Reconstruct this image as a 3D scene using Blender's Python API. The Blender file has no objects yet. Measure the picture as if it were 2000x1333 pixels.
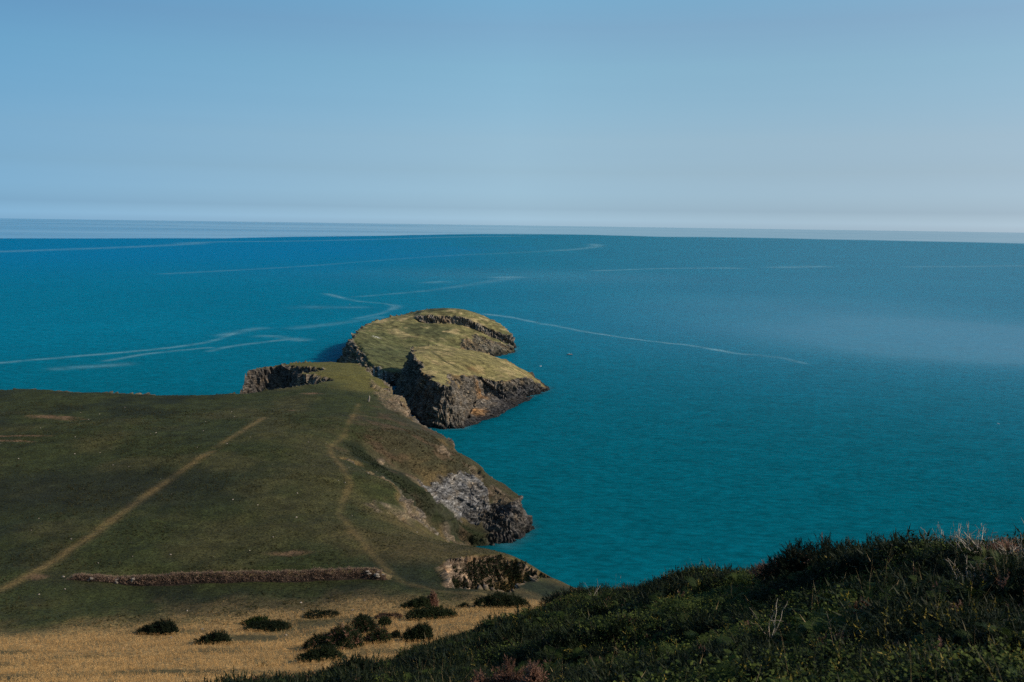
import bpy, math
import numpy as np
from mathutils import Matrix, Vector

SC = bpy.context.scene
COL = SC.collection
R = math.radians
RNG = np.random.default_rng(11)

# ------------------------------------------------------------------ camera
EYE = np.array([0.0, 0.0, 110.0])
PITCH, ROLL = R(7.5), R(0.80)
cam_d = bpy.data.cameras.new('camera')
cam = bpy.data.objects.new('camera', cam_d)
COL.objects.link(cam)
CAM_M = (Matrix.Rotation(R(90) - PITCH, 4, 'X') @ Matrix.Rotation(ROLL, 4, 'Z'))
CAM_M.translation = Vector(EYE)
cam.matrix_world = CAM_M
cam_d.sensor_width = 36.0
cam_d.lens = 36.0 * 1732 / 2000
cam_d.clip_start = 0.1
cam_d.clip_end = 300000
cam_d.dof.use_dof = True
cam_d.dof.focus_distance = 220.0
cam_d.dof.aperture_fstop = 2.8
SC.camera = cam

# ------------------------------------------------------------------ sky, sun, exposure
SUN_ELEV, SUN_AZ = R(31), R(102)          # azimuth clockwise from +Y (straight ahead); the sun stands to the right
w = bpy.data.worlds.new('World')
SC.world = w
w.use_nodes = True
nt = w.node_tree
nt.nodes.clear()
out = nt.nodes.new('ShaderNodeOutputWorld')
bg = nt.nodes.new('ShaderNodeBackground')
sky = nt.nodes.new('ShaderNodeTexSky')
sky.sky_type = 'NISHITA'
sky.sun_disc = False
sky.sun_elevation = SUN_ELEV
sky.sun_rotation = SUN_AZ
sky.altitude = 100
sky.air_density = 1.0
sky.dust_density = 0.5
sky.ozone_density = 4.0
# haze colour of the air: bluer low over the sea, paler towards the sun's side
def wn(kind): return nt.nodes.new(kind)
tc = wn('ShaderNodeTexCoord'); sx = wn('ShaderNodeSeparateXYZ')
nt.links.new(tc.outputs['Generated'], sx.inputs[0])
def wramp(src, lo, hi, stops):
    m = wn('ShaderNodeMapRange'); m.inputs['From Min'].default_value = lo; m.inputs['From Max'].default_value = hi
    nt.links.new(src, m.inputs['Value'])
    r = wn('ShaderNodeValToRGB'); e = r.color_ramp.elements
    while len(e) < len(stops): e.new(0.5)
    for el, (p, c) in zip(e, stops): el.position = p; el.color = (*c, 1)
    nt.links.new(m.outputs[0], r.inputs[0]); return r.outputs[0]
def wmul(a, b):
    m = wn('ShaderNodeMix'); m.data_type = 'RGBA'; m.blend_type = 'MULTIPLY'; m.inputs[0].default_value = 1.0
    nt.links.new(a, m.inputs[6]); nt.links.new(b, m.inputs[7]); return m.outputs[2]
TZ = [(0.0, (0.458, 0.552, 0.761)), (0.024, (0.458, 0.552, 0.761)), (0.072, (0.369, 0.427, 0.578)), (0.144, (0.401, 0.431, 0.533)), (0.240, (0.432, 0.413, 0.444)), (0.383, (0.520, 0.460, 0.426)), (0.527, (0.550, 0.505, 0.434)), (0.695, (0.595, 0.558, 0.447)), (0.863, (0.622, 0.563, 0.452)), (1.007, (0.629, 0.639, 0.501))]
TX = [(0.0, (0.266, 0.411, 0.537)), (.5, (0.509, 0.625, 0.709)), (1.0, (0.535, 0.584, 0.638))]
cm = wn('ShaderNodeMapping'); cm.inputs['Scale'].default_value = (2.2, 2.2, 60.0); nt.links.new(tc.outputs['Generated'], cm.inputs['Vector'])
cn = wn('ShaderNodeTexNoise'); cn.inputs['Scale'].default_value = 1.3; cn.inputs['Detail'].default_value = 4; nt.links.new(cm.outputs[0], cn.inputs['Vector'])
cloud = wramp(cn.outputs[0], .3, .7, [(0.0, (.985, .987, .99)), (1.0, (1.0, 1.0, 1.0))])
col = wmul(wmul(sky.outputs[0], wramp(sx.outputs[2], 0.0, 0.24, TZ)), wramp(sx.outputs[0], -0.5, 0.5, TX))
nt.links.new(wmul(col, cloud), bg.inputs['Color'])
bg.inputs['Strength'].default_value = 0.1 * 4
nt.links.new(bg.outputs[0], out.inputs['Surface'])

sun_d = bpy.data.lights.new('sun', 'SUN')
sun_d.energy = 5.0
sun_d.angle = R(0.53)
sun_d.color = (1.0, 0.86, 0.68)
sun = bpy.data.objects.new('sun', sun_d)
COL.objects.link(sun)
sdir = Vector((math.sin(SUN_AZ) * math.cos(SUN_ELEV), math.cos(SUN_AZ) * math.cos(SUN_ELEV), math.sin(SUN_ELEV)))
sun.rotation_euler = sdir.to_track_quat('Z', 'Y').to_euler()
sun.location = (200, 0, 300)

SC.view_settings.view_transform = 'Standard'
SC.view_settings.look = 'None'
SC.view_settings.exposure = 0.0
SC.view_settings.gamma = 1.0
SC.cycles.use_denoising = False
SC.cycles.max_bounces = 6
SC.cycles.transparent_max_bounces = 8

# ------------------------------------------------------------------ survey helpers
CAM_R = np.array(CAM_M.to_3x3())
def ray(px, py):
    d = CAM_R @ np.array([(px - 1000) / 1732, (666.5 - py) / 1732, -1.0])
    return d
def at(px, py, z):
    d = ray(px, py); t = (z - EYE[2]) / d[2]
    return EYE + d * t
def atd(px, py, dist):
    d = ray(px, py); t = dist / math.hypot(d[0], d[1])
    return EYE + d * t
def on(px, py, f):
    """where the line of sight meets the land f(x, y)"""
    d = ray(px, py); d = d / math.hypot(d[0], d[1])
    t = np.linspace(20, 1200, 4000)
    P = EYE[None] + d[None] * t[:, None]
    below = P[:, 2] < f(P[:, 0], P[:, 1])
    k = int(np.argmax(below)) if below.any() else len(t) - 1
    return P[k]

# ------------------------------------------------------------------ numpy noise
def _h(i, j, k, s):
    n = (i.astype(np.int64) * 374761393 + j.astype(np.int64) * 668265263 + k.astype(np.int64) * 2147483647 + s * 974634777) & 0xffffffff
    n = ((n ^ (n >> 13)) * 1274126177) & 0xffffffff
    n = ((n ^ (n >> 16)) * 2246822519) & 0xffffffff
    return ((n ^ (n >> 15)) & 0xffffff) / float(0xffffff)
def vn2(x, y, s=0):
    x0 = np.floor(x); y0 = np.floor(y); u = x - x0; v = y - y0
    u = u * u * u * (u * (u * 6 - 15) + 10); v = v * v * v * (v * (v * 6 - 15) + 10)
    z0 = np.zeros_like(x0)
    a = _h(x0, y0, z0, s); b = _h(x0 + 1, y0, z0, s); c = _h(x0, y0 + 1, z0, s); d = _h(x0 + 1, y0 + 1, z0, s)
    return (a * (1 - u) + b * u) * (1 - v) + (c * (1 - u) + d * u) * v
def fb2(x, y, o=4, s=0, g=0.5):
    t = np.zeros_like(x); a = 1.0; m = 0.0
    for k in range(o):
        t += a * (vn2(x * 2 ** k + 17.3 * k, y * 2 ** k - 9.1 * k, s + k) - 0.5); m += a; a *= g
    return t / m * 2
def vn3(x, y, z, s=0):
    x0 = np.floor(x); y0 = np.floor(y); z0 = np.floor(z); u = x - x0; v = y - y0; q = z - z0
    u = u * u * (3 - 2 * u); v = v * v * (3 - 2 * v); q = q * q * (3 - 2 * q)
    r = 0
    for dz in (0, 1):
        a = _h(x0, y0, z0 + dz, s); b = _h(x0 + 1, y0, z0 + dz, s); c = _h(x0, y0 + 1, z0 + dz, s); d = _h(x0 + 1, y0 + 1, z0 + dz, s)
        r = r + ((a * (1 - u) + b * u) * (1 - v) + (c * (1 - u) + d * u) * v) * (q if dz else 1 - q)
    return r
def fb3(x, y, z, o=4, s=0, g=0.5):
    t = np.zeros_like(x); a = 1.0; m = 0.0
    for k in range(o):
        t += a * (vn3(x * 2 ** k + 5.3 * k, y * 2 ** k, z * 2 ** k, s + k) - 0.5); m += a; a *= g
    return t / m * 2
def worley(x, y, z, s=0):
    """cell value and distance to the cell border"""
    x0 = np.floor(x); y0 = np.floor(y); z0 = np.floor(z)
    b1 = np.full(x.shape, 9.0); b2 = np.full(x.shape, 9.0); val = np.zeros(x.shape)
    for i in (-1, 0, 1):
        for j in (-1, 0, 1):
            for k in (-1, 0, 1):
                cx, cy, cz = x0 + i, y0 + j, z0 + k
                d = (cx + _h(cx, cy, cz, s) - x) ** 2 + (cy + _h(cx, cy, cz, s + 1) - y) ** 2 + (cz + _h(cx, cy, cz, s + 2) - z) ** 2
                near = d < b1
                b2 = np.where(near, b1, np.minimum(b2, d))
                val = np.where(near, _h(cx, cy, cz, s + 3), val)
                b1 = np.where(near, d, b1)
    return val, np.sqrt(b2) - np.sqrt(b1)
def sst(a, b, x):
    t = np.clip((x - a) / (b - a), 0, 1)
    return t * t * (3 - 2 * t)
def mixc(c, d, m):
    return c * (1 - m[..., None]) + np.asarray(d, float) * m[..., None]

class TPS:
    def __init__(self, pts, lam=0.5):
        P = np.asarray(pts, float); self.c = P[:, :2]; n = len(P)
        K = self.k(self.c[:, None] - self.c[None])
        A = np.zeros((n + 3, n + 3)); A[:n, :n] = K + lam * np.eye(n)
        A[:n, n] = 1; A[:n, n + 1:] = self.c / 100; A[n, :n] = 1; A[n + 1:, :n] = self.c.T / 100
        self.w = np.linalg.solve(A, np.concatenate([P[:, 2], np.zeros(3)]))
    @staticmethod
    def k(d):
        r2 = (d ** 2).sum(-1) / 1e4
        return r2 * np.log(r2 + 1e-9)
    def __call__(self, x, y):
        x = np.asarray(x, float); y = np.asarray(y, float); sh = x.shape
        q = np.stack([x.ravel(), y.ravel()], 1); o = np.empty(len(q)); n = len(self.c)
        for a in range(0, len(q), 20000):
            s = q[a:a + 20000]
            o[a:a + 20000] = self.k(s[:, None] - self.c[None]) @ self.w[:n] + self.w[n] + (s / 100) @ self.w[n + 1:]
        return o.reshape(sh)
def seg_dist(x, y, poly, closed):
    """distance to a polyline, parameter (vertex index + fraction) of the nearest point, inside flag"""
    P = np.asarray(poly, float); n = len(P)
    x = np.asarray(x, float); y = np.asarray(y, float)
    best = np.full(x.shape, 1e18); par = np.zeros(x.shape); ins = np.zeros(x.shape, bool)
    for i in range(n if closed else n - 1):
        ax, ay = P[i, :2]; bx, by = P[(i + 1) % n, :2]; dx, dy = bx - ax, by - ay
        t = np.clip(((x - ax) * dx + (y - ay) * dy) / (dx * dx + dy * dy + 1e-12), 0, 1)
        d = (x - ax - t * dx) ** 2 + (y - ay - t * dy) ** 2
        m = d < best
        best = np.where(m, d, best); par = np.where(m, i + t, par)
        if closed and ay != by:
            c = ((ay > y) != (by > y)) & (x < (bx - ax) * (y - ay) / (by - ay) + ax)
            ins ^= c
    return np.sqrt(best), par, ins
def smin(a, b, k):
    h = np.clip(0.5 + 0.5 * (b - a) / k, 0, 1)
    return b * (1 - h) + a * h - k * h * (1 - h)

# ------------------------------------------------------------------ materials
def mat(name, build):
    m = bpy.data.materials.new(name); m.use_nodes = True
    t = m.node_tree; t.nodes.clear()
    o = t.nodes.new('ShaderNodeOutputMaterial'); b = t.nodes.new('ShaderNodeBsdfPrincipled')
    t.links.new(b.outputs[0], o.inputs['Surface'])
    build(t, b, o)
    return m
def N(t, kind, **kw):
    n = t.nodes.new(kind)
    for k, v in kw.items():
        if k.startswith('in_'):
            key = k[3:]; key = int(key) if key.isdigit() else key
            n.inputs[key].default_value = v
        else: setattr(n, k, v)
    return n
def ramp(t, src, stops):
    r = t.nodes.new('ShaderNodeValToRGB'); e = r.color_ramp.elements
    while len(e) < len(stops): e.new(0.5)
    for el, (p, c) in zip(e, stops):
        el.position = p; el.color = (c, c, c, 1) if np.isscalar(c) else (*c, 1)
    t.links.new(src, r.inputs[0]); return r.outputs[0]
def mixn(t, a, b, f, mode='MIX'):
    m = t.nodes.new('ShaderNodeMix'); m.data_type = 'RGBA'; m.blend_type = mode
    for s, v in ((m.inputs[6], a), (m.inputs[7], b), (m.inputs[0], f)):
        if hasattr(v, 'links'): t.links.new(v, s)
        else: s.default_value = v if np.isscalar(v) else (*v, 1) if len(v) == 3 else v
    return m.outputs[2]
def noise(t, vec, scale, detail=4, rough=0.55, dist=0.0):
    n = N(t, 'ShaderNodeTexNoise'); n.inputs['Scale'].default_value = scale
    n.inputs['Detail'].default_value = detail; n.inputs['Roughness'].default_value = rough; n.inputs['Distortion'].default_value = dist
    t.links.new(vec, n.inputs['Vector']); return n.outputs[0]
def math_n(t, op, a, b=None):
    m = N(t, 'ShaderNodeMath', operation=op)
    for s, v in zip(m.inputs, (a, b)):
        if v is None: continue
        if hasattr(v, 'links'): t.links.new(v, s)
        else: s.default_value = v
    return m.outputs[0]

def land_mat(t, b, o):
    g = N(t, 'ShaderNodeNewGeometry'); pos = g.outputs['Position']
    colA = N(t, 'ShaderNodeAttribute', attribute_name='Col'); rk = N(t, 'ShaderNodeAttribute', attribute_name='rock').outputs['Fac']
    col = mixn(t, colA.outputs['Color'], (0.67, 0.67, 0.68), 1.0, 'MULTIPLY')
    # turf: speckle of blades and tufts
    f1 = noise(t, pos, 1.6, 5, 0.75); f2 = noise(t, pos, 0.25, 4, 0.6)
    s1 = ramp(t, f1, [(0.30, 0.32), (0.5, 0.92), (0.72, 2.0)])
    s2 = ramp(t, f2, [(0.3, 0.75), (0.7, 1.25)])
    turf = mixn(t, mixn(t, col, s1, 1.0, 'MULTIPLY'), s2, 1.0, 'MULTIPLY')
    # rock: bedding streaks and joints
    mp = N(t, 'ShaderNodeMapping'); mp.inputs['Rotation'].default_value = (0.5, 0.35, 0.3); mp.inputs['Scale'].default_value = (0.35, 0.35, 1.6)
    t.links.new(pos, mp.inputs['Vector'])
    r1 = noise(t, mp.outputs[0], 1.1, 6, 0.7, 0.6)
    r2 = noise(t, pos, 0.22, 3, 0.6)
    vo = N(t, 'ShaderNodeTexVoronoi', feature='DISTANCE_TO_EDGE'); vo.inputs['Scale'].default_value = 0.55; t.links.new(mp.outputs[0], vo.inputs['Vector'])
    q1 = ramp(t, r1, [(0.28, 0.18), (0.48, 0.85), (0.70, 2.7)])
    q2 = ramp(t, r2, [(0.3, (0.8, 0.85, 0.95)), (0.55, (1, 1, 1)), (0.75, (1.35, 1.1, 0.8))])
    q3 = ramp(t, vo.outputs['Distance'], [(0.0, 0.45), (0.12, 1.0)])
    rock = mixn(t, mixn(t, mixn(t, col, q1, 1.0, 'MULTIPLY'), q2, 1.0, 'MULTIPLY'), q3, 1.0, 'MULTIPLY')
    t.links.new(mixn(t, turf, rock, rk), b.inputs['Base Color'])
    b.inputs['Roughness'].default_value = 0.9
    b.inputs['Specular IOR Level'].default_value = 0.15
    h = N(t, 'ShaderNodeMix'); t.links.new(rk, h.inputs[0])
    t.links.new(math_n(t, 'MULTIPLY', f1, 0.35), h.inputs[2]); t.links.new(math_n(t, 'ADD', r1, math_n(t, 'MULTIPLY', q3, 0.2)), h.inputs[3])
    bp = N(t, 'ShaderNodeBump'); bp.inputs['Strength'].default_value = 0.9; bp.inputs['Distance'].default_value = 0.6
    t.links.new(h.outputs[0], bp.inputs['Height']); t.links.new(bp.outputs[0], b.inputs['Normal'])
LAND = mat('land', land_mat)

def sea_mat(t, b, o):
    g = N(t, 'ShaderNodeNewGeometry'); pos = g.outputs['Position']
    slick = N(t, 'ShaderNodeAttribute', attribute_name='slick').outputs['Fac']
    calm = N(t, 'ShaderNodeAttribute', attribute_name='calm').outputs['Fac']
    near_tone = N(t, 'ShaderNodeAttribute', attribute_name='near_sea').outputs['Fac']
    big = noise(t, pos, 0.004, 4, 0.6)
    mp = N(t, 'ShaderNodeMapping'); mp.inputs['Rotation'].default_value = (0, 0, 0.35); mp.inputs['Scale'].default_value = (0.45, 1.0, 1.0)
    t.links.new(pos, mp.inputs['Vector'])
    w1 = noise(t, mp.outputs[0], 0.10, 5, 0.7); w2 = noise(t, mp.outputs[0], 0.42, 4, 0.65)
    st = noise(t, mp.outputs[0], 0.055, 7, 0.75, 1.5)
    sheen = N(t, 'ShaderNodeAttribute', attribute_name='sheen').outputs['Fac']
    far_left = N(t, 'ShaderNodeAttribute', attribute_name='far_left').outputs['Fac']
    base = mixn(t, (0.0004, 0.126, 0.214), (0.0004, 0.148, 0.240), ramp(t, big, [(0.3, 0.0), (0.7, 1.0)]))
    base = mixn(t, base, (0.0004, 0.145, 0.300), far_left)
    base = mixn(t, base, (0.0004, 0.091, 0.127), near_tone)
    base = mixn(t, base, ramp(t, math_n(t, 'ADD', math_n(t, 'MULTIPLY', w1, .35), math_n(t, 'MULTIPLY', w2, .65)), [(0.38, 0.70), (0.62, 1.30)]), 1.0, 'MULTIPLY')  # light and dark sides of the ripples put into the base colour
    st2 = noise(t, mp.outputs[0], 0.011, 5, 0.65, 2.0)
    sm = math_n(t, 'MULTIPLY', math_n(t, 'MULTIPLY', slick, ramp(t, st, [(0.32, 0.1), (0.56, 1.0)])), ramp(t, st2, [(0.36, 0.3), (0.58, 1.0)]))
    base = mixn(t, base, (0.22, 0.40, 0.46), math_n(t, 'MULTIPLY', sm, 0.62))
    t.links.new(base, b.inputs['Base Color'])
    b.inputs['IOR'].default_value = 1.333
    b.inputs['Specular Tint'].default_value = (0.35, 0.85, 1.0, 1)
    rr = N(t, 'ShaderNodeMix'); t.links.new(calm, rr.inputs[0]); rr.inputs[2].default_value = 0.30; rr.inputs[3].default_value = 0.10
    t.links.new(rr.outputs[0], b.inputs['Roughness'])
    sp = N(t, 'ShaderNodeMix'); t.links.new(calm, sp.inputs[0]); sp.inputs[3].default_value = 0.65
    t.links.new(math_n(t, 'ADD', 0.05, math_n(t, 'MULTIPLY', sheen, 0.5)), sp.inputs[2])
    t.links.new(sp.outputs[0], b.inputs['Specular IOR Level'])
    df = N(t, 'ShaderNodeSubsurfaceScattering', falloff='BURLEY'); t.links.new(base, df.inputs['Color'])      # light spreads a few metres under the surface
    df.inputs['Scale'].default_value = 30.0; df.inputs['Radius'].default_value = (1.0, 1.0, 1.0)
    mx = N(t, 'ShaderNodeMixShader'); t.links.new(df.outputs[0], mx.inputs[1]); t.links.new(b.outputs[0], mx.inputs[2]); t.links.new(mx.outputs[0], o.inputs['Surface'])
    t.links.new(math_n(t, 'MINIMUM', math_n(t, 'ADD', math_n(t, 'ADD', 0.06, math_n(t, 'MULTIPLY', sheen, 1.9)), calm), 1.0), mx.inputs[0])
    hh = math_n(t, 'ADD', math_n(t, 'MULTIPLY', w1, 1.2), math_n(t, 'MULTIPLY', w2, 0.5))
    bp = N(t, 'ShaderNodeBump'); bp.inputs['Distance'].default_value = 0.6
    t.links.new(math_n(t, 'SUBTRACT', 0.55, math_n(t, 'MULTIPLY', calm, 0.5)), bp.inputs['Strength'])
    t.links.new(hh, bp.inputs['Height']); t.links.new(bp.outputs[0], b.inputs['Normal'])
SEA = mat('sea_water', sea_mat)

def leaf(name, c1, c2, scale=3.0, rough=0.6, trans=0.25, spec=0.3):
    def f(t, b, o):
        g = N(t, 'ShaderNodeNewGeometry'); oi = N(t, 'ShaderNodeObjectInfo')
        n = noise(t, g.outputs['Position'], scale, 2)
        k = math_n(t, 'ADD', math_n(t, 'MULTIPLY', n, 0.7), math_n(t, 'MULTIPLY', oi.outputs['Random'], 0.5))
        c = mixn(t, c1, c2, ramp(t, k, [(0.35, 0.0), (0.85, 1.0)]))
        t.links.new(c, b.inputs['Base Color']); b.inputs['Roughness'].default_value = rough
        b.inputs['Specular IOR Level'].default_value = spec
        if trans:
            tr = N(t, 'ShaderNodeBsdfTranslucent'); t.links.new(c, tr.inputs['Color'])
            mx = N(t, 'ShaderNodeMixShader'); mx.inputs[0].default_value = trans
            t.links.new(b.outputs[0], mx.inputs[1]); t.links.new(tr.outputs[0], mx.inputs[2]); t.links.new(mx.outputs[0], o.inputs['Surface'])
    return mat(name, f)
GORSE = leaf('gorse_leaf', (0.008, 0.013, 0.007), (0.024, 0.034, 0.012), spec=.12)
BRACK = leaf('bracken_leaf', (0.017, 0.032, 0.008), (0.058, 0.082, 0.019), trans=0.3, spec=.1)
DRYGR = leaf('dry_grass', (0.38, 0.22, 0.08), (0.62, 0.39, 0.16), scale=0.3, trans=0.3)
GREENGR = leaf('green_grass', (0.014, 0.022, 0.006), (0.056, 0.060, 0.016), scale=0.06, trans=0.3)
HEATH = leaf('dead_heather', (0.11, 0.055, 0.035), (0.25, 0.13, 0.085), trans=0.2)
TWIG = leaf('bleached_twig', (0.20, 0.16, 0.12), (0.34, 0.29, 0.23), trans=0)
STEM = leaf('woody_stem', (0.06, 0.045, 0.03), (0.14, 0.10, 0.07), trans=0)
STRAW = leaf('straw', (0.22, 0.15, 0.07), (0.40, 0.30, 0.16), trans=.3, spec=.1)
YELLOW = leaf('yellow_leaf', (0.14, 0.12, 0.015), (0.30, 0.22, 0.03), trans=0.3)
PINK = leaf('pink_flower', (0.30, 0.05, 0.14), (0.45, 0.10, 0.22), trans=0.3)
STONE = leaf('pale_stone', (0.13, 0.11, 0.09), (0.28, 0.24, 0.20), scale=2, trans=0, rough=0.9)

# ------------------------------------------------------------------ mesh helpers
def put(o, parent=None, **props):
    COL.objects.link(o)
    if parent is not None: o.parent = parent
    for k, v in props.items(): o[k] = v
    return o
def mesh_np(name, V, F, material, smooth=False, attrs=None):
    """F: (n,3) or (n,4) int array"""
    V = np.asarray(V, np.float32); F = np.asarray(F, np.int32); k = F.shape[1]
    me = bpy.data.meshes.new(name)
    me.vertices.add(len(V)); me.vertices.foreach_set('co', V.ravel())
    me.loops.add(F.size); me.loops.foreach_set('vertex_index', F.ravel())
    me.polygons.add(len(F)); me.polygons.foreach_set('loop_start', np.arange(0, F.size, k, dtype=np.int32))
    me.polygons.foreach_set('loop_total', np.full(len(F), k, np.int32))
    me.polygons.foreach_set('use_smooth', smooth if isinstance(smooth, np.ndarray) else np.full(len(F), smooth, bool))
    for an, (ty, val) in (attrs or {}).items():
        a = me.attributes.new(an, ty, 'POINT')
        a.data.foreach_set('color' if ty == 'FLOAT_COLOR' else 'value', np.asarray(val, np.float32).ravel())
    me.update(calc_edges=True)
    me.materials.append(material)
    return bpy.data.objects.new(name, me)
def grid_faces(ny, nx):
    i = np.arange(ny * nx).reshape(ny, nx)
    return np.stack([i[:-1, :-1], i[:-1, 1:], i[1:, 1:], i[1:, :-1]], -1).reshape(-1, 4)
def keep(V, F, m, attrs):
    F = F[m]; used = np.unique(F); idx = np.full(len(V), -1); idx[used] = np.arange(len(used))
    return V[used], idx[F], {k: (t, v[used]) for k, (t, v) in attrs.items()}
def grads(X, Y, Z):
    return np.gradient(Z, X[0], axis=1), np.gradient(Z, Y[:, 0], axis=0)
def rockiness_displace(X, Y, Z, amp, seed, dipdir, lo=0.75, hi=1.15, extra=None):
    """push steep faces in and out along their normal: beds, blocks, clefts"""
    gx, gy = grads(X, Y, Z); sl = np.hypot(gx, gy)
    rock = sst(lo, hi, sl + 0.25 * fb2(X * .15, Y * .15, 3, seed))
    if extra is not None: rock = np.clip(np.maximum(rock, extra), 0, 1)
    m = rock > 0.01
    x, y, z = X[m], Y[m], Z[m]
    c, s = math.cos(dipdir), math.sin(dipdir)
    u = c * x + s * y; v = -s * x + c * y; b = z * 0.85 + u * 0.5 + 1.5 * fb3(x * .05, y * .05, z * .05, 2, seed)
    cell, edge = worley(u * .16, v * .16, b * .42, seed + 5)
    cell2, edge2 = worley(u * .45, v * .45, b * 1.1, seed + 9)
    n = 1.7 * fb3(x * .07, y * .07, z * .07, 3, seed + 20) + 1.7 * (cell - .5) + .8 * (cell2 - .5) - .5 * np.exp(-edge * 14) - .3 * np.exp(-edge2 * 10)
    n += 2.6 * (.35 - np.abs(fb3(u * .045, v * .045, b * .10, 2, seed + 40)))
    bw = b + .8 * fb3(x * .12, y * .12, z * .12, 2, seed + 60)
    n += 1.5 * ((bw / 3.1) % 1 - .5) * (.5 + vn3(u * .06, v * .06, b * .2, seed + 61)) + .6 * ((bw / .95) % 1 - .5)
    n += 0.8 * np.abs(fb3(u * .1, v * .1, b * .6, 3, seed + 30))
    nx, ny_, nz = -gx[m], -gy[m], np.ones_like(x)
    L = np.sqrt(nx ** 2 + ny_ ** 2 + nz ** 2)
    k = (amp if np.isscalar(amp) else amp[m]) * n * rock[m] / L
    X, Y, Z = X.copy(), Y.copy(), Z.copy()
    X[m] += nx * k; Y[m] += ny_ * k; Z[m] += nz * k
    tone = np.ones_like(X); tone[m] = 0.6 + 0.5 * cell + .3 * cell2
    return X, Y, Z, rock, sl, tone

# ------------------------------------------------------------------ headland: plan and heights
# coast, going round: x, y, steepness of the cliff above it
coast = [(330, -120, 1.0), (240, 20, .9), (150, 85, .9), (90, 138, 1.0), (56, 176, 1.2), (38, 198, 1.4), (29, 213, 1.6), (18, 228, 1.6), (6, 243, 1.4), (-4, 260, 1.1),
         (-12, 280, 1.0), (-12, 291, 1.2), (-5, 294, 2.2), (2, 299, 3.0), (6, 307, 3.0), (7, 314, 2.6), (3, 326, 1.8), (-6, 345, 1.4), (-17, 365, 1.3), (-28, 383, 1.3),
         (-36, 394, 1.6), (-38, 408, 1.9), (-45, 428, 1.9), (-55, 450, 2.0), (-64, 472, 2.4), (-78, 490, 3.0), (-100, 494, 3.0), (-120, 490, 3.0), (-134, 484, 3.0),
         (-143, 474, 3.0), (-149, 463, 1.3), (-148, 452, 1.3), (-140, 448, 3.0), (-133, 455, 3.4), (-127, 465, 4.2), (-116, 459, 4.5), (-105, 451, 4.5), (-107, 443, 4.5), (-119, 432, 3.5), (-113, 424, 2.5), (-103, 412, 2.0),
         (-100, 402, 3.0), (-106, 392, 4.5), (-122, 381, 4.5), (-140, 376, 4.5), (-160, 377, 4), (-190, 379, 3), (-222, 381, 3), (-262, 385, 3), (-320, 380, 3), (-420, 388, 3), (-800, 380, 3), (-800, -300, 2), (330, -300, 1)]
hp = []   # heights on the turf surface
for px, py, z in [(0, 772, 38), (100, 771, 38.6), (200, 777, 38), (270, 786, 37.0), (370, 784, 36.6), (460, 780, 36.3), (560, 778, 36.5), (0, 850, 38.4), (150, 850, 38.2), (300, 840, 38), (450, 830, 38), (560, 800, 37.2),
                  (0, 960, 37.0), (200, 960, 37.4), (400, 930, 38.4), (560, 900, 38.6), (0, 1060, 37.2), (200, 1060, 37.4), (400, 1040, 38), (560, 1020, 38.4), (650, 960, 37.2), (640, 1080, 37.6), (100, 1150, 37.5), (350, 1150, 37.8), (600, 1150, 37.8), (800, 1120, 37), (780, 1060, 36.5),
                  (600, 712, 34), (660, 712, 34), (700, 721, 33.5), (640, 750, 35.5), (700, 775, 35.2), (733, 745, 32.2), (760, 790, 31.5), (775, 785, 29.5), (818, 825, 25), (620, 820, 37.5), (600, 870, 38.2), (680, 830, 35.8), (660, 870, 35.6),
                  (740, 830, 33.5), (790, 835, 30.5), (820, 829, 28), (870, 853, 24), (920, 893, 19.5), (960, 942, 14.5), (1000, 982, 11), (1022, 1000, 9.5),
                  (740, 850, 33), (800, 870, 29.5), (860, 890, 24.5), (800, 905, 28.0), (850, 915, 23.5), (900, 930, 19), (830, 932, 24), (870, 955, 18), (930, 955, 15), (905, 1000, 9.5), (950, 1000, 9), (985, 1005, 9), (970, 965, 13),
                  (690, 878, 33.0), (735, 912, 27.5), (790, 948, 19.5), (840, 985, 12), (890, 1025, 5), (935, 1055, 1.0),
                  (690, 915, 36.2), (740, 928, 35.2), (780, 948, 33.5), (812, 978, 30), (838, 1015, 25), (700, 985, 36), (760, 1000, 33.5), (800, 1035, 29), (850, 1055, 23), (900, 1063, 16), (950, 1068, 9),
                  (860, 1066, 34.3), (900, 1072, 34), (960, 1078, 33), (1010, 1084, 31.5), (1050, 1110, 28), (1068, 1140, 24),
                  (900, 1158, 37.5), (1000, 1165, 37), (1070, 1160, 34), (50, 1220, 39.5), (300, 1215, 40), (600, 1200, 40), (850, 1185, 40), (1020, 1180, 40.5),
                  (0, 1290, 49), (250, 1280, 48), (500, 1260, 47), (750, 1240, 47), (1000, 1215, 46.5), (0, 1333, 58), (300, 1333, 58.5), (600, 1333, 60), (900, 1290, 57)]:
    hp.append(at(px, py, z))
hp += [(-100, 482, 33.5), (-125, 472, 33), (-140, 461, 31.5), (-108, 470, 34.5), (-106, 460, 34.5), (-60, 410, 30), (-300, 300, 37), (-300, 200, 38), (-300, 370, 37), (-300, 120, 48), (40, 120, 48), (30, 60, 74), (-60, 60, 74), (-200, 60, 74), (120, 60, 60), (-300, 60, 72)]
H_TPS = TPS(hp, 0.02)
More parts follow.
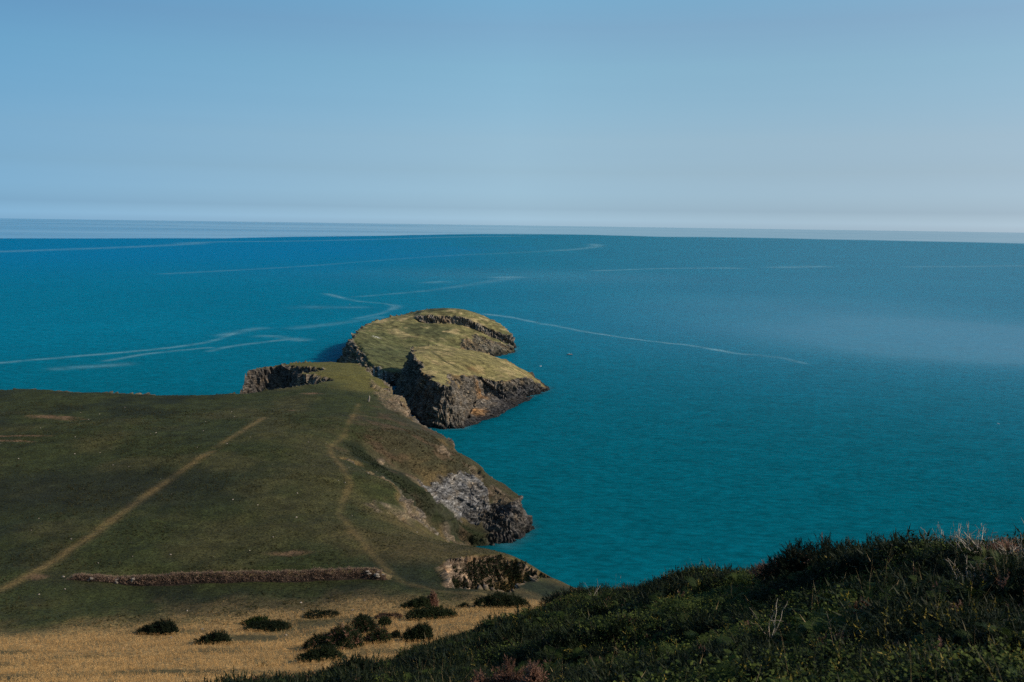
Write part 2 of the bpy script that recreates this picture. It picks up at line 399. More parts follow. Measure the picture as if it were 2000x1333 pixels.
# landslip hollow in the near rim, worn open to the sea on its right
slip = [at(852, 1112, 36.5), at(880, 1095, 36), at(930, 1088, 35), at(985, 1087, 33.5), at(1035, 1105, 31), at(1072, 1150, 27), at(1000, 1158, 36), at(930, 1154, 37), at(868, 1150, 37)]
slip = [p[:2] for p in slip]
wall_line = [at(px, py, 37.8)[:2] for px, py in [(122, 1124), (200, 1127), (300, 1132), (400, 1133), (500, 1133), (600, 1131), (700, 1130), (765, 1131)]]
def headland_z(x, y, fine=True):
    x = np.asarray(x, float); y = np.asarray(y, float)
    land = H_TPS(x, y)
    if fine:
        land = land + 0.9 * fb2(x * .03, y * .03, 3, 3) + 0.3 * fb2(x * .16, y * .16, 3, 4)
    d2, _, in2 = seg_dist(x + 1.2 * fb2(x * .2, y * .2, 3, 8), y + 1.2 * fb2(x * .2, y * .2, 3, 9), slip, True)
    land = land - np.where(in2, np.minimum(d2 * 2.6, 9.0 + 0.1 * (x + 20)), 0)
    # ditch behind the bank
    dw, pw, _ = seg_dist(x, y - 4.5, wall_line, False)
    land = land - 1.3 * np.exp(-(dw / 2.4) ** 2) * sst(1.0, 2.0, pw) * sst(5.6, 4.2, pw)
    wob = 3.0 * fb2(x * .035, y * .035, 3, 12) + 1.6 * fb2(x * .14, y * .14, 3, 13)
    near = np.maximum(np.exp(-((x - 7) ** 2 + (y - 310) ** 2) / 900), 1.1 * np.exp(-((x + 128) ** 2 + (y - 458) ** 2) / 900))
    d, par, ins = seg_dist(x + wob * .6 * (1 - near * .6), y + wob * (1 - near * .6), [c[:2] for c in coast], True)
    sv = np.array([c[2] for c in coast]); i0 = np.clip(par.astype(int), 0, len(coast) - 1); fr = par - i0
    st = sv[i0] * (1 - fr) + sv[(i0 + 1) % len(sv)] * fr
    d = np.where(ins, d, -d)
    cliff = st * d * (1 + 0.25 * fb2(x * .08, y * .08, 2, 15)) - 0.4
    return smin(land, np.maximum(cliff, -4), np.clip(2.5 / np.maximum(st, .8), .6, 2.5))

def steps(*spec):
    o = []
    for a, b, s in spec: o.append(np.arange(a, b, s))
    return np.concatenate(o)
path_a = [on(px, py, H_TPS)[:2] for px, py in [(517, 814), (470, 845), (400, 890), (330, 935), (280, 970), (220, 1020), (150, 1070), (85, 1110), (40, 1132), (0, 1152), (-60, 1180)]]
path_b = [on(px, py, H_TPS)[:2] for px, py in [(700, 790), (690, 815), (672, 850), (643, 873), (650, 890), (670, 912), (684, 945), (668, 980), (661, 1005), (690, 1040), (715, 1070), (745, 1105), (780, 1140), (850, 1157), (1000, 1168)]]
PATHS = (('worn grass', path_a, 1.5), ('worn', path_b, 1.1))
bare = [(on(px, py, H_TPS)[:2], rx, ry) for px, py, rx, ry in [(100, 815, 13, 5), (130, 813, 5, 2), (15, 862, 12, 2.0), (40, 850, 10, 1.5), (570, 802, 5, 1.5), (75, 1128, 4, 3), (560, 1080, 8, 2), (610, 770, 6, 3)]]

def build_headland():
    xs = steps((-420, -170, 1.7), (-170, -90, .75), (-90, 30, .36), (30, 330, 3.0))
    ys = steps((40, 165, .9), (165, 250, .6), (250, 340, .4), (340, 500, .6))
    X, Y = np.meshgrid(xs, ys); Z = headland_z(X, Y)
    # the pale slab and the small earth scars on the right-hand slopes
    hit = lambda px, py: on(px, py, headland_z)[:2]
    def patch(pts, wob, s, soft=1.2):
        d, _, i = seg_dist(X + wob * fb2(X * .25, Y * .25, 4, s), Y + wob * fb2(X * .25, Y * .25, 4, s + 7), [hit(*p) for p in pts], True)
        return sst(-soft, soft, np.where(i, d, -d))
    def spot(px, py, rx, ry, s=31):
        c = hit(px, py)
        q = ((X - c[0]) / rx) ** 2 + ((Y - c[1]) / ry) ** 2 + 0.9 * fb2(X * .2, Y * .2, 4, s)
        return sst(1.15, .85, q)
    slab = patch([(828, 948), (866, 929), (910, 925), (948, 949), (963, 992), (936, 1016), (888, 1007), (852, 982)], 3.0, 31, .5)
    point = patch([(930, 1012), (962, 985), (1000, 985), (1022, 1000), (1030, 1030), (985, 1056), (945, 1045)], 2.5, 32)
    scar = np.maximum.reduce([patch([(716, 985), (735, 980), (745, 1000), (730, 1000)], 1.5, 33), patch([(750, 985), (785, 1000), (825, 985), (842, 1015), (835, 1030), (800, 1025), (765, 1010)], 2, 34), patch([(850, 1030), (880, 1045), (930, 1060), (950, 1065), (880, 1056)], 2, 36),
                              spot(745, 902, 1.6, 4, 38), patch([(725, 740), (760, 772), (815, 822), (790, 815), (745, 790), (730, 770)], 2.5, 40), spot(805, 935, 4, 2, 39), spot(860, 880, 4, 3, 42), spot(930, 925, 3, 6, 43), patch([(960, 945), (985, 965), (1012, 985), (995, 1000), (965, 985)], 2.5, 44), patch([(905, 905), (930, 915), (945, 935), (920, 925)], 2, 46)])
    d2, _, in2 = seg_dist(X, Y, slip, True)
    slipm = np.where(in2, 1.0, np.exp(-(d2 / 1.5) ** 2))
    gully = seg_dist(X, Y, [hit(690, 872), hit(735, 906), hit(795, 950), hit(840, 985), hit(890, 1025), hit(935, 1055)], False)[0]
    extra = np.clip(slab * 1.0 + 0.8 * point + .6 * scar, 0, 1)
    X0, Y0, Z0 = X, Y, Z
    X, Y, Z, rock, sl, tone = rockiness_displace(X, Y, Z, 1.0 - .35 * slab, 50, 0.5, .95, 1.35, extra)
    n1 = fb2(X0 * .02, Y0 * .02, 4, 61); n2 = fb2(X0 * .07, Y0 * .07, 4, 62); n3 = fb2(X0 * .4, Y0 * .4, 2, 63)
    C = np.zeros(X.shape + (3,)); C[:] = (0.042, 0.051, 0.015)
    C = mixc(C, (0.022, 0.029, 0.013), sst(.0, .45, n1 + .7 * n2))
    C = mixc(C, (0.068, 0.064, 0.022), sst(.05, .55, -n1 + .5 * n2))
    c0 = hit(170, 960); C = mixc(C, (0.020, 0.024, 0.013), sst(1.3, .4, np.sqrt(((X0 - c0[0]) / 48) ** 2 + ((Y0 - c0[1]) / 22) ** 2) + .5 * n2) * .8)  # shade of the left-hand slope darkened into the turf colour
    C = C * (1 + .35 * fb2(X0 * .35, Y0 * .35, 3, 68))[..., None]
    # greener turf on the far end, olive slopes to the right
    C = mixc(C, (0.155, 0.138, 0.036), sst(375, 435, Y0 + 12 * n2) * .85)
    C = mixc(C, (0.066, 0.056, 0.030), sst(-70, -40, X0 + 10 * n2) * sst(245, 285, Y0 + 8 * n2) * sst(420, 390, Y0) * .7)
    C = mixc(C, (0.115, 0.085, 0.032), sst(-45, -25, X0 + 8 * n2) * sst(250, 225, Y0) * sst(180, 192, Y0 + 4 * n2) * .7)
    dark = np.maximum(sst(7, 2, gully + 3 * n2) * sst(-64, -52, X0), patch([(676, 862), (735, 898), (800, 945), (850, 982), (900, 1018), (950, 1056), (940, 1064), (880, 1045), (830, 1005), (780, 962), (725, 918), (682, 885)], 2, 45))  # scrub green down the gully; its upper end paints in the bank's shade
    C = mixc(C, (0.020, 0.027, 0.010), dark * .9)
    C = mixc(C, (0.13, 0.075, 0.045), sst(.15, .5, fb2(X0 * .12, Y0 * .16, 3, 66)) * sst(-75, -45, X0) * sst(270, 300, Y0) * .5)
    # dry field on the slope towards the hill
    lim = 148 + 9 * n1 + 8 * n2 + 8 * sst(-60, 0, X0) - 8 * sst(-60, -110, X0)
    dry = sst(lim + 14, lim - 12, Y0 + 4 * n3)
    C = mixc(C, (0.46, 0.295, 0.12), dry * (0.8 + .2 * n3))
    C = mixc(C, (0.06, 0.058, 0.022), dry * sst(.1, .5, fb2(X0 * .05, Y0 * .16, 3, 67)) * .8)
    for k, (_, poly, wd) in enumerate(PATHS):
        dp, pp, _ = seg_dist(X0 + .5 * n2, Y0 + .8 * n2, poly, False)
        m = np.exp(-(dp / wd) ** 2) * (0.60 + .55 * n2 + .35 * n3) * (1 if k == 0 else .6)
        C = mixc(C, (0.20, 0.135, 0.050), np.clip(m, 0, 1))
    for (c, rx, ry) in bare:
        q = np.sqrt(((X0 - c[0]) / rx) ** 2 + ((Y0 - c[1]) / ry) ** 2) + .5 * n2 + .3 * n3
        C = mixc(C, (0.26, 0.15, 0.085), sst(1.0, .2, q) * .7)
    # rock colours
    rc = np.zeros_like(C); rc[:] = (0.20, 0.165, 0.125)
    rc = mixc(rc, (0.115, 0.100, 0.085), sst(-.1, .4, fb2(X0 * .06, Y0 * .06, 3, 64)))
    rc = mixc(rc, (0.26, 0.19, 0.125), np.clip(scar + slipm * sst(2, 0, gully * 0), 0, 1) * .8)
    rc = mixc(rc, (0.185, 0.176, 0.166), slab)
    rc = mixc(rc, (0.11, 0.10, 0.092), point * (1 - slab))
    rc = mixc(rc, (0.30, 0.215, 0.145), slipm)
    rc = rc * tone[..., None]
    rc = mixc(rc, (0.045, 0.042, 0.040), sst(4.5, 1.0, Z + 1.5 * n2))
    # turf creeps over ledges
    rock = rock * (1 - .9 * dark)
    rock = rock * (1 - .75 * sst(.1, .5, fb2(X0 * .25, Y0 * .25, 3, 65)) * (1 - slab) * sst(3, 8, Z) * sst(3.2, 1.5, sl))
    rock = np.where(slipm > .5, rock * sst(-.45, .05, n2 + .25 * (Z - 29)), rock)
    C = mixc(C, (0.16, 0.105, 0.045), sst(.6, .95, sl) * (1 - rock) * .6 * (1 - dark))
    C = C * (1 - rock[..., None]) + rc * rock[..., None]
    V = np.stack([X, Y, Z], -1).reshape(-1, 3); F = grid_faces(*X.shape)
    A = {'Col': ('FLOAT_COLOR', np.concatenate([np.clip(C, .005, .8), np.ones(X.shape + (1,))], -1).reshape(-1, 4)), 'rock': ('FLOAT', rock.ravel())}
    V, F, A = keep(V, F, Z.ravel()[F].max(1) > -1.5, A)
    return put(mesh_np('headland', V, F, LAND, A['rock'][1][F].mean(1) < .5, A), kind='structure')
build_headland()

# ------------------------------------------------------------------ sea stack (grassy block cut off by the chasm)
def islet(name, poly, tps, box, step, seed, amp, dip, colour, scale_wob=1.0):
    x0, x1, y0, y1 = box
    X, Y = np.meshgrid(np.arange(x0, x1, step), np.arange(y0, y1, step))
    wob = (2.0 * fb2(X * .05, Y * .05, 3, seed) + 1.3 * fb2(X * .17, Y * .17, 3, seed + 1)) * scale_wob
    d, par, ins = seg_dist(X + wob * .7, Y + wob, [c[:2] for c in poly], True)
    sv = np.array([c[2] for c in poly]); i0 = np.clip(par.astype(int), 0, len(sv) - 1); fr = par - i0
    st = sv[i0] * (1 - fr) + sv[(i0 + 1) % len(sv)] * fr
    d = np.where(ins, d, -d)
    land = tps(X, Y) + .5 * fb2(X * .05, Y * .05, 3, seed + 2) + .2 * fb2(X * .2, Y * .2, 2, seed + 3)
    Z = smin(land, np.maximum(st * d * (1 + .3 * fb2(X * .09, Y * .09, 2, seed + 4)) - .4, -4), np.clip(2.2 / np.maximum(st, .8), .5, 2.2))
    Z, extra, X0, Y0, am = colour('shape', X, Y, Z)
    X, Y, Z, rock, sl, tone = rockiness_displace(X0, Y0, Z, amp * am, seed + 6, dip, .85, 1.2, extra)
    C, rock = colour('paint', X0, Y0, Z, rock, sl, tone)
    V = np.stack([X, Y, Z], -1).reshape(-1, 3); F = grid_faces(*X.shape)
    A = {'Col': ('FLOAT_COLOR', np.concatenate([np.clip(C, .005, .8), np.ones(X.shape + (1,))], -1).reshape(-1, 4)), 'rock': ('FLOAT', rock.ravel())}
    V, F, A = keep(V, F, Z.ravel()[F].max(1) > -1.5, A)
    return put(mesh_np(name, V, F, LAND, A['rock'][1][F].mean(1) < .5, A), kind='structure')

stack_poly = [(*at(863, 838, 0)[:2], 4.5), (*at(905, 836, 0)[:2], 2.4), (*at(922, 812, 2)[:2], 1.5), (*at(932, 782, 6)[:2], 1.6), (*at(950, 768, 6)[:2], 2.2), (*at(992, 777, 4)[:2], 2.4), (*at(1034, 772, 1)[:2], 2.0), (*at(1064, 764, 0)[:2], 1.4), (24, 596, 1.5), (14, 612, 2), (-8, 622, 2), (-40, 620, 2.5), (-66, 608, 3),
              (-76, 582, 3), (-72, 550, 2.8), (-64, 520, 2.6), (-54, 494, 2.6), (-48, 482, 4.0), (-43, 474, 4.5)]
stack_pts = [atd(806, 690, 552), atd(850, 683, 590), atd(900, 687, 600), atd(960, 700, 600), atd(1010, 722, 596), atd(1035, 739, 590), atd(1055, 756, 588), atd(830, 722, 520), atd(855, 740, 495), atd(875, 750, 480),
             atd(860, 705, 555), atd(920, 710, 560), atd(980, 727, 565), atd(900, 740, 510), atd(938, 739, 558), atd(1000, 746, 547), atd(1035, 742, 569), atd(910, 770, 492), atd(925, 765, 505), (-50, 610, 26), (-10, 615, 18), (-82, 572, 27), (-76, 545, 27), (-66, 520, 25), (-58, 495, 23)]
S_TPS = TPS(stack_pts, .02)
def stack_colour(mode, X, Y, Z, rock=None, sl=None, tone=None):
    if mode == 'shape':
        # low tilted slab shelf along the right-hand foot
        shp = [at(px, py, z)[:2] for px, py, z in [(898, 838, 0), (935, 828, 0), (985, 806, 0), (1022, 787, 0), (1046, 774, 0), (1030, 768, 3), (990, 770, 6), (950, 758, 8), (928, 768, 8), (914, 805, 5)]]
        ds, _, ins_ = seg_dist(X + fb2(X * .2, Y * .2, 3, 90) * 1.5, Y + 2.5 * fb2(X * .1, Y * .1, 3, 89), shp, True)
        e1 = seg_dist(X, Y, shp[:5], False)[0]
        shelf = .3 + .15 * e1 + .5 * np.floor(e1 / 6 + fb2(X * .08, Y * .08, 2, 91))
        Z = np.where(ins_, np.maximum(Z, np.minimum(np.clip(shelf, .3, 8), ds * 2.5)), Z)
        shm = np.where(ins_, 1.0, 0.0)
        c = at(940, 790, 10); ex = sst(1.1, .8, ((X - c[0] - 6) / 26) ** 2 + ((Y - c[1]) / 22) ** 2 + .6 * fb2(X * .08, Y * .08, 3, 92)) * sst(16, 8, Z)
        return Z, np.maximum(ex, shm * sst(9.5, 8, Z)), X, Y, 1 - .65 * shm * sst(9, 7, Z)
    n1 = fb2(X * .04, Y * .04, 3, 93); n2 = fb2(X * .15, Y * .15, 3, 94)
    C = np.zeros(X.shape + (3,)); C[:] = (0.27, 0.228, 0.09)
    C = mixc(C, (0.20, 0.17, 0.065), sst(.0, .4, n1 + .4 * n2)); C = mixc(C, (0.40, 0.31, 0.14), sst(.1, .5, n2))
    C = mixc(C, (0.20, 0.125, 0.05), sst(.45, .8, sl) * .8)
    C = C * .95 * (1 + .7 * fb2(X * .33, Y * .33, 3, 96))[..., None]
    f = [on(px, py, S_TPS)[:2] for px, py in [(845, 690), (870, 707), (890, 718)]]
    C = mixc(C, (0.05, 0.055, 0.02), np.exp(-(seg_dist(X, Y, f, False)[0] / 1.2) ** 2) * .8)
    rc = np.zeros_like(C); rc[:] = (0.17, 0.145, 0.115)
    oc = at(935, 795, 6); rc = mixc(rc, (0.30, 0.16, 0.06), np.maximum(sst(.25, .6, fb2(X * .06, Y * .06, 3, 95)) * .6, sst(1.2, .5, np.hypot((X - oc[0]) / 7, (Y - oc[1]) / 9) + .5 * n2) * .9))
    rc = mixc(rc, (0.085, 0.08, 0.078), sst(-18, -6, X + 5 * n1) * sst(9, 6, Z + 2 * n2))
    rc = rc * tone[..., None]
    rc = mixc(rc, (0.035, 0.033, 0.033), sst(3.2, .8, Z + n2))
    rock = rock * (1 - .8 * sst(.1, .5, n2 + .3 * n1) * sst(9, 15, Z) * sst(3.5, 1.6, sl))
    return C * (1 - rock[..., None]) + rc * rock[..., None], rock
islet('sea_stack', stack_poly, S_TPS, (-85, 40, 462, 640), .42, 100, 1.15, .3, stack_colour)

# ------------------------------------------------------------------ outer island
isl_poly = [(*at(1003, 688, 0)[:2], 3), (3, 790, 2.5), (-2, 815, 2.5), (-25, 850, 2.5), (-60, 875, 2.5), (-95, 860, 2.5), (-118, 820, 3), (-130, 775, 3.5), (-134, 735, 3.5), (-135, 708, 2.2), (-139, 698, 1.2), (-138, 684, 1.2), (-130, 668, 1.2),
            (-122, 640, 1.15), (-112, 606, 1.1), (-98, 592, 1.1), (-82, 590, 1.5), (-70, 600, 1.6), (-60, 650, 1.4), (-46, 685, 1.2), (-35, 710, 1.1), (-30, 730, 1.1), (*at(945, 700, 0)[:2], 1.6), (*at(975, 696, 0)[:2], 2.2)]
isl_pts = [atd(865, 602, 840), atd(820, 608, 835), atd(905, 605, 835), atd(940, 617, 825), atd(965, 637, 805), atd(760, 629, 790), atd(720, 650, 730), atd(704, 659, 705), atd(692, 667, 692),
           atd(815, 618, 812), atd(860, 620, 808), atd(910, 624, 805), atd(950, 640, 798), atd(790, 645, 765), atd(850, 650, 765), atd(900, 655, 765), atd(940, 662, 770), atd(975, 668, 775), atd(995, 676, 775),
           atd(738, 668, 708), atd(780, 675, 712), atd(840, 675, 728), atd(880, 680, 735), atd(770, 696, 655), atd(795, 698, 655), atd(728, 686, 655), atd(742, 702, 630), atd(768, 712, 630), (-104, 618, 16), (-60, 870, 24), (-100, 830, 24), (-20, 840, 20)]
I_TPS = TPS(isl_pts, .03)
crag = [atd(px, py, ds)[:2] for px, py, ds in [(810, 620, 806), (830, 625, 800), (860, 626, 800), (900, 628, 800), (930, 634, 796), (955, 642, 790), (975, 650, 788)]]
def isl_colour(mode, X, Y, Z, rock=None, sl=None, tone=None):
    d, p, _ = seg_dist(X, Y + 1.5 * fb2(X * .2, Y * .2, 2, 131), crag, False)
    P = np.array(crag); yl = np.interp(X, P[:, 0], P[:, 1]) + 2.0 * fb2(X * .15, Y * .15, 3, 130)
    inx = sst(P[0, 0] - 2, P[0, 0] + 6, X)
    if mode == 'shape':
        up = sst(-1.2, 1.2, Y - yl) * sst(45, 6, Y - yl) * inx        # a step up of the ground behind the crag line
        lo = sst(-14, 0, Y - yl) * (1 - sst(-1.2, 1.2, Y - yl)) * inx
        Z = np.where(Z > 2, Z + 2.8 * up - 3.2 * lo, Z)
        c = at(955, 680, 6); ex = sst(1.1, .8, ((X - c[0] - 4) / 26) ** 2 + ((Y - c[1] - 6) / 28) ** 2 + .6 * fb2(X * .08, Y * .08, 3, 132)) * sst(18, 12, Z)
        return Z, np.maximum(ex * .8, sst(2.5, .5, np.abs(Y - yl)) * inx), X, Y, 1.0
    n1 = fb2(X * .03, Y * .03, 3, 133); n2 = fb2(X * .12, Y * .12, 3, 134)
    C = np.zeros(X.shape + (3,)); C[:] = (0.20, 0.18, 0.072)
    C = mixc(C, (0.105, 0.108, 0.046), sst(.0, .4, n1 + .5 * n2)); C = mixc(C, (0.32, 0.25, 0.12), sst(.05, .45, n2 - .4 * n1))
    C = mixc(C, (0.085, 0.095, 0.036), sst(765, 705, Y + 14 * n1 + 6 * n2) * .85)
    C = C * 1.05 * (1 + .75 * fb2(X * .3, Y * .3, 3, 138) + .35 * n2)[..., None]
    rc = np.zeros_like(C); rc[:] = (0.21, 0.18, 0.145)
    rc = mixc(rc, (0.24, 0.155, 0.085), sst(.1, .5, fb2(X * .06, Y * .06, 3, 135)) * .6)
    rc = rc * tone[..., None]
    rc = mixc(rc, (0.04, 0.037, 0.036), sst(4, 1, Z + n2))
    # bird lime running down the front cliff
    gl = [atd(px, py, ds)[:2] for px, py, ds in [(728, 690, 640), (732, 705, 628), (738, 720, 618), (746, 738, 610)]]
    dg = seg_dist(X, Y, gl, False)[0]
    u = X * .8 + Y * .15
    st = sst(.1, .4, fb2(u * .9, Y * .06, 3, 136)) * sst(13, 4, dg + 3 * n2)
    rc = mixc(rc, (0.62, 0.60, 0.56), st * .8)
    c = atd(735, 651, 722); st2 = sst(.9, .5, np.sqrt(((X - c[0]) / 6) ** 2 + ((Y - c[1]) / 5) ** 2) + 1.2 * np.abs(fb2(X * .6, Y * .3, 2, 137)))
    C = mixc(C, (0.6, 0.58, 0.52), st2)
    rock = rock * (1 - .7 * sst(.15, .5, n2) * sst(6, 12, Z) * sst(3.2, 1.4, sl))
    return C * (1 - rock[..., None]) + rc * rock[..., None], rock
islet('outer_island', isl_poly, I_TPS, (-150, 22, 578, 890), .55, 150, 1.3, .2, isl_colour, 1.2)

# ------------------------------------------------------------------ sea
def build_sea():
    r = np.concatenate([[20, 80], np.geomspace(120, 350, 40)[:-1], np.geomspace(350, 2500, 480)[:-1], np.geomspace(2500, 90000, 190)])
    th = np.concatenate([np.linspace(-150, -36, 30)[:-1], np.linspace(-36, 36, 440), np.linspace(36, 150, 30)[1:]])
    Rr, T = np.meshgrid(r, np.radians(th), indexing='ij')
    X = Rr * np.sin(T); Y = Rr * np.cos(T); Z = np.zeros_like(X)
    sl = np.zeros_like(X)
    for wd, k, pts in [(2.6, .9, [(0, 709), (150, 696), (300, 683), (410, 668), (470, 650)]), (2.5, .8, [(210, 705), (300, 690), (415, 679)]), (3, .8, [(410, 686), (480, 673), (590, 660)]), (6, .6, [(525, 656), (560, 658), (600, 664)]),
                       (4.5, .7, [(640, 574), (700, 588), (770, 597), (748, 611), (700, 622)]), (14, .3, [(620, 600), (700, 600)]), (9, .35, [(590, 640), (660, 632), (740, 620)]), (6, .5, [(440, 655), (520, 640)]), (6, .5, [(120, 720), (240, 712)]),
                       (3.2, .95, [(945, 615), (1050, 630), (1150, 648), (1250, 665), (1350, 677), (1430, 690)]), (3, .8, [(1430, 690), (1500, 696), (1570, 711)]),
                       (8, .6, [(0, 492), (200, 485), (360, 478), (420, 473), (650, 470), (900, 463), (1000, 462)]), (5, .35, [(330, 535), (600, 520), (850, 501), (1050, 492), (1130, 487)]), (6, .7, [(1090, 490), (1130, 487), (1168, 482), (1165, 477)]),
                       (7, .7, [(1170, 529), (1300, 525), (1430, 524)]), (7, .8, [(1520, 523), (1610, 521)]), (7, .6, [(1780, 522), (2000, 520)]), (6, .4, [(700, 580), (850, 566), (1000, 543)]), (9, .7, [(970, 543), (1000, 542)]), (9, .5, [(830, 553), (860, 551)])]:
        P = np.array([at(px, py, 0)[:2] for px, py in pts]); Q = np.concatenate([[2 * P[0] - P[1]], P, [2 * P[-1] - P[-2]]])
        u = np.linspace(0, 1, 7)[:-1, None]                        # smooth curve through the points
        P = np.concatenate([.5 * (2 * Q[i] + (Q[i + 1] - Q[i - 1]) * u + (2 * Q[i - 1] - 5 * Q[i] + 4 * Q[i + 1] - Q[i + 2]) * u ** 2 + (3 * Q[i] - Q[i - 1] - 3 * Q[i + 1] + Q[i + 2]) * u ** 3) for i in range(1, len(Q) - 2)] + [Q[-2:-1]])
        m = (np.abs(T) < .7) & (Rr > 400); g = 200 * np.maximum(8, wd * 3)
        m &= (X > P[:, 0].min() - g) & (X < P[:, 0].max() + g) & (Y > P[:, 1].min() - g) & (Y < P[:, 1].max() + g)
        dd = np.hypot(X[m], Y[m]); ws = np.maximum(1, dd / 700)
        wob = 5 * ws * fb2(X[m] / ws * .016, Y[m] / ws * .016, 3, 76) + 2.5 * ws * fb2(X[m] / ws * .06, Y[m] / ws * .06, 2, 77)
        d = np.abs(seg_dist(X[m] + wob, Y[m] + wob * 1.5, P, False)[0])
        wd = wd * (.6 + .9 * vn2(X[m] / ws * .01, Y[m] / ws * .01, 78))
        sl[m] = np.maximum(sl[m], k * np.exp(-(d / (wd * np.maximum(1, dd / 700))) ** 2))
    # wash along the rocks
    m = (np.abs(X + 50) < 130) & (Y > 285) & (Y < 800)
    for poly in (coast, stack_poly, isl_poly):
        dc = seg_dist(X[m], Y[m], [c[:2] for c in poly], True)[0]
        sl[m] = np.maximum(sl[m], .45 * np.exp(-(dc / 2.6) ** 2))
    # edge of the ruffled water: calm beyond it
    az = np.degrees(T)
    lim = np.interp(az, [-90, -30, -18, -8, 0, 8, 15, 30, 90], [5000, 5400, 5700, 7600, 10500, 10300, 10200, 9600, 9000])
    q = np.log(Rr / lim)
    soft = .02 + .07 * sst(2, 18, az)
    calm = sst(-soft, soft, q + (.03 + .08 * sst(0, 15, az)) * fb2(X * .0012, Y * .0004, 3, 70))
    calm = np.maximum(calm * (.82 + .18 * fb2(X * .0002, Y * .0010, 3, 72)), .85 * sst(.35, .6, fb2(X * .0006, Y * .003, 3, 71)) * sst(-.35, -.05, q) * sst(-8, 2, az) * sst(20, 8, az))
    calm = calm * (1 - .45 * sst(.35, .65, fb2(X * .00025, Y * .0016, 3, 74)))
    near_tone = sst(1050, 300, Rr + 60 * fb2(X * .01, Y * .01, 3, 73))  # darker water tone close in, by distance from the viewer
    sheen = .25 * sst(-14, 24, az) * sst(300, 1000, Rr) + .02
    q0, q1 = at(1880, 660, 0), at(1500, 600, 0)
    n5 = fb2(X * .004, Y * .002, 3, 75)
    for (c, rx, ry, k) in ((q0, 210, 150, .38), (at(2050, 690, 0), 150, 60, .3), (q1, 260, 260, .12), (at(1000, 540, 0), 500, 300, .08)):
        sheen = sheen + k * np.exp(-((X - c[0]) / rx) ** 2 - ((Y - c[1]) / ry) ** 2) * (1 + .6 * n5)
    far_left = sst(900, 3200, Rr) * sst(6, -14, az + 5 * n5)  # bluer water tone far out on the left
    V = np.stack([X, Y, Z], -1).reshape(-1, 3)
    o = mesh_np('sea', V, grid_faces(*X.shape)[:, ::-1], SEA, True, {'slick': ('FLOAT', sl), 'calm': ('FLOAT', np.clip(calm, 0, 1)), 'near_sea': ('FLOAT', near_tone), 'sheen': ('FLOAT', np.clip(sheen, 0, 1)), 'far_left': ('FLOAT', far_left)})
    return put(o, kind='structure')
build_sea()

# ------------------------------------------------------------------ the near hillside under the viewer
hill_pts = []
for px, py, ds, dz in [(2000, 1333, 7.5, 0), (1750, 1333, 9.5, 0), (1500, 1333, 12, 0), (1250, 1333, 15, 0), (1000, 1333, 19, 0), (800, 1333, 24, 0), (600, 1333, 31, 0), (430, 1340, 37, 0), (1900, 1200, 14, 0), (1600, 1220, 18, 0), (1300, 1240, 25, 0), (1000, 1270, 34, 0), (800, 1290, 37, 0),
                       (2000, 1046, 25, 0), (1850, 1062, 28, 0), (1650, 1080, 32, 0), (1500, 1110, 36, 0), (1350, 1128, 40, 0), (1200, 1146, 44, 0), (1080, 1172, 48, 0), (940, 1228, 46, 0), (800, 1264, 43, 0), (620, 1312, 40, 0)]:
    p = atd(px, py, ds); hill_pts.append((p[0], p[1], p[2] - 0.75))
hill_pts += [(0, 0, 108.3), (-4, 0, 107.6), (6, 0, 108.8), (0, -8, 110.5), (30, -8, 110), (40, 10, 103), (60, 30, 84), (34, 50, 80), (20, 66, 70), (6, 72, 64), (-10, 66, 62), (-22, 56, 64), (-32, 40, 76), (-30, 20, 92), (-30, 0, 102), (40, 40, 82)]
HILL_T = TPS(hill_pts, .01)
def hill_z(x, y):
    x = np.asarray(x, float); y = np.asarray(y, float)
    r = np.hypot(x, y)
    return HILL_T(x, y) + sst(4, 12, r) * (.6 * fb2(x * .25, y * .25, 3, 201) + .25 * fb2(x * .7, y * .7, 2, 202))
def build_hill():
    X, Y = np.meshgrid(np.arange(-36, 66, .5), np.arange(-10, 76, .5)); Z = hill_z(X, Y)
    m = (hill_z(X, Y) > headland_z(X, Y, False) - 6)
    C = np.zeros(X.shape + (3,)); C[:] = (0.030, 0.026, 0.014)
    A = {'Col': ('FLOAT_COLOR', np.concatenate([C, np.ones(X.shape + (1,))], -1).reshape(-1, 4)), 'rock': ('FLOAT', np.zeros(X.size))}
    put(mesh_np('hillside', np.stack([X, Y, Z], -1).reshape(-1, 3), grid_faces(*X.shape), LAND, True, A), kind='structure')
build_hill()

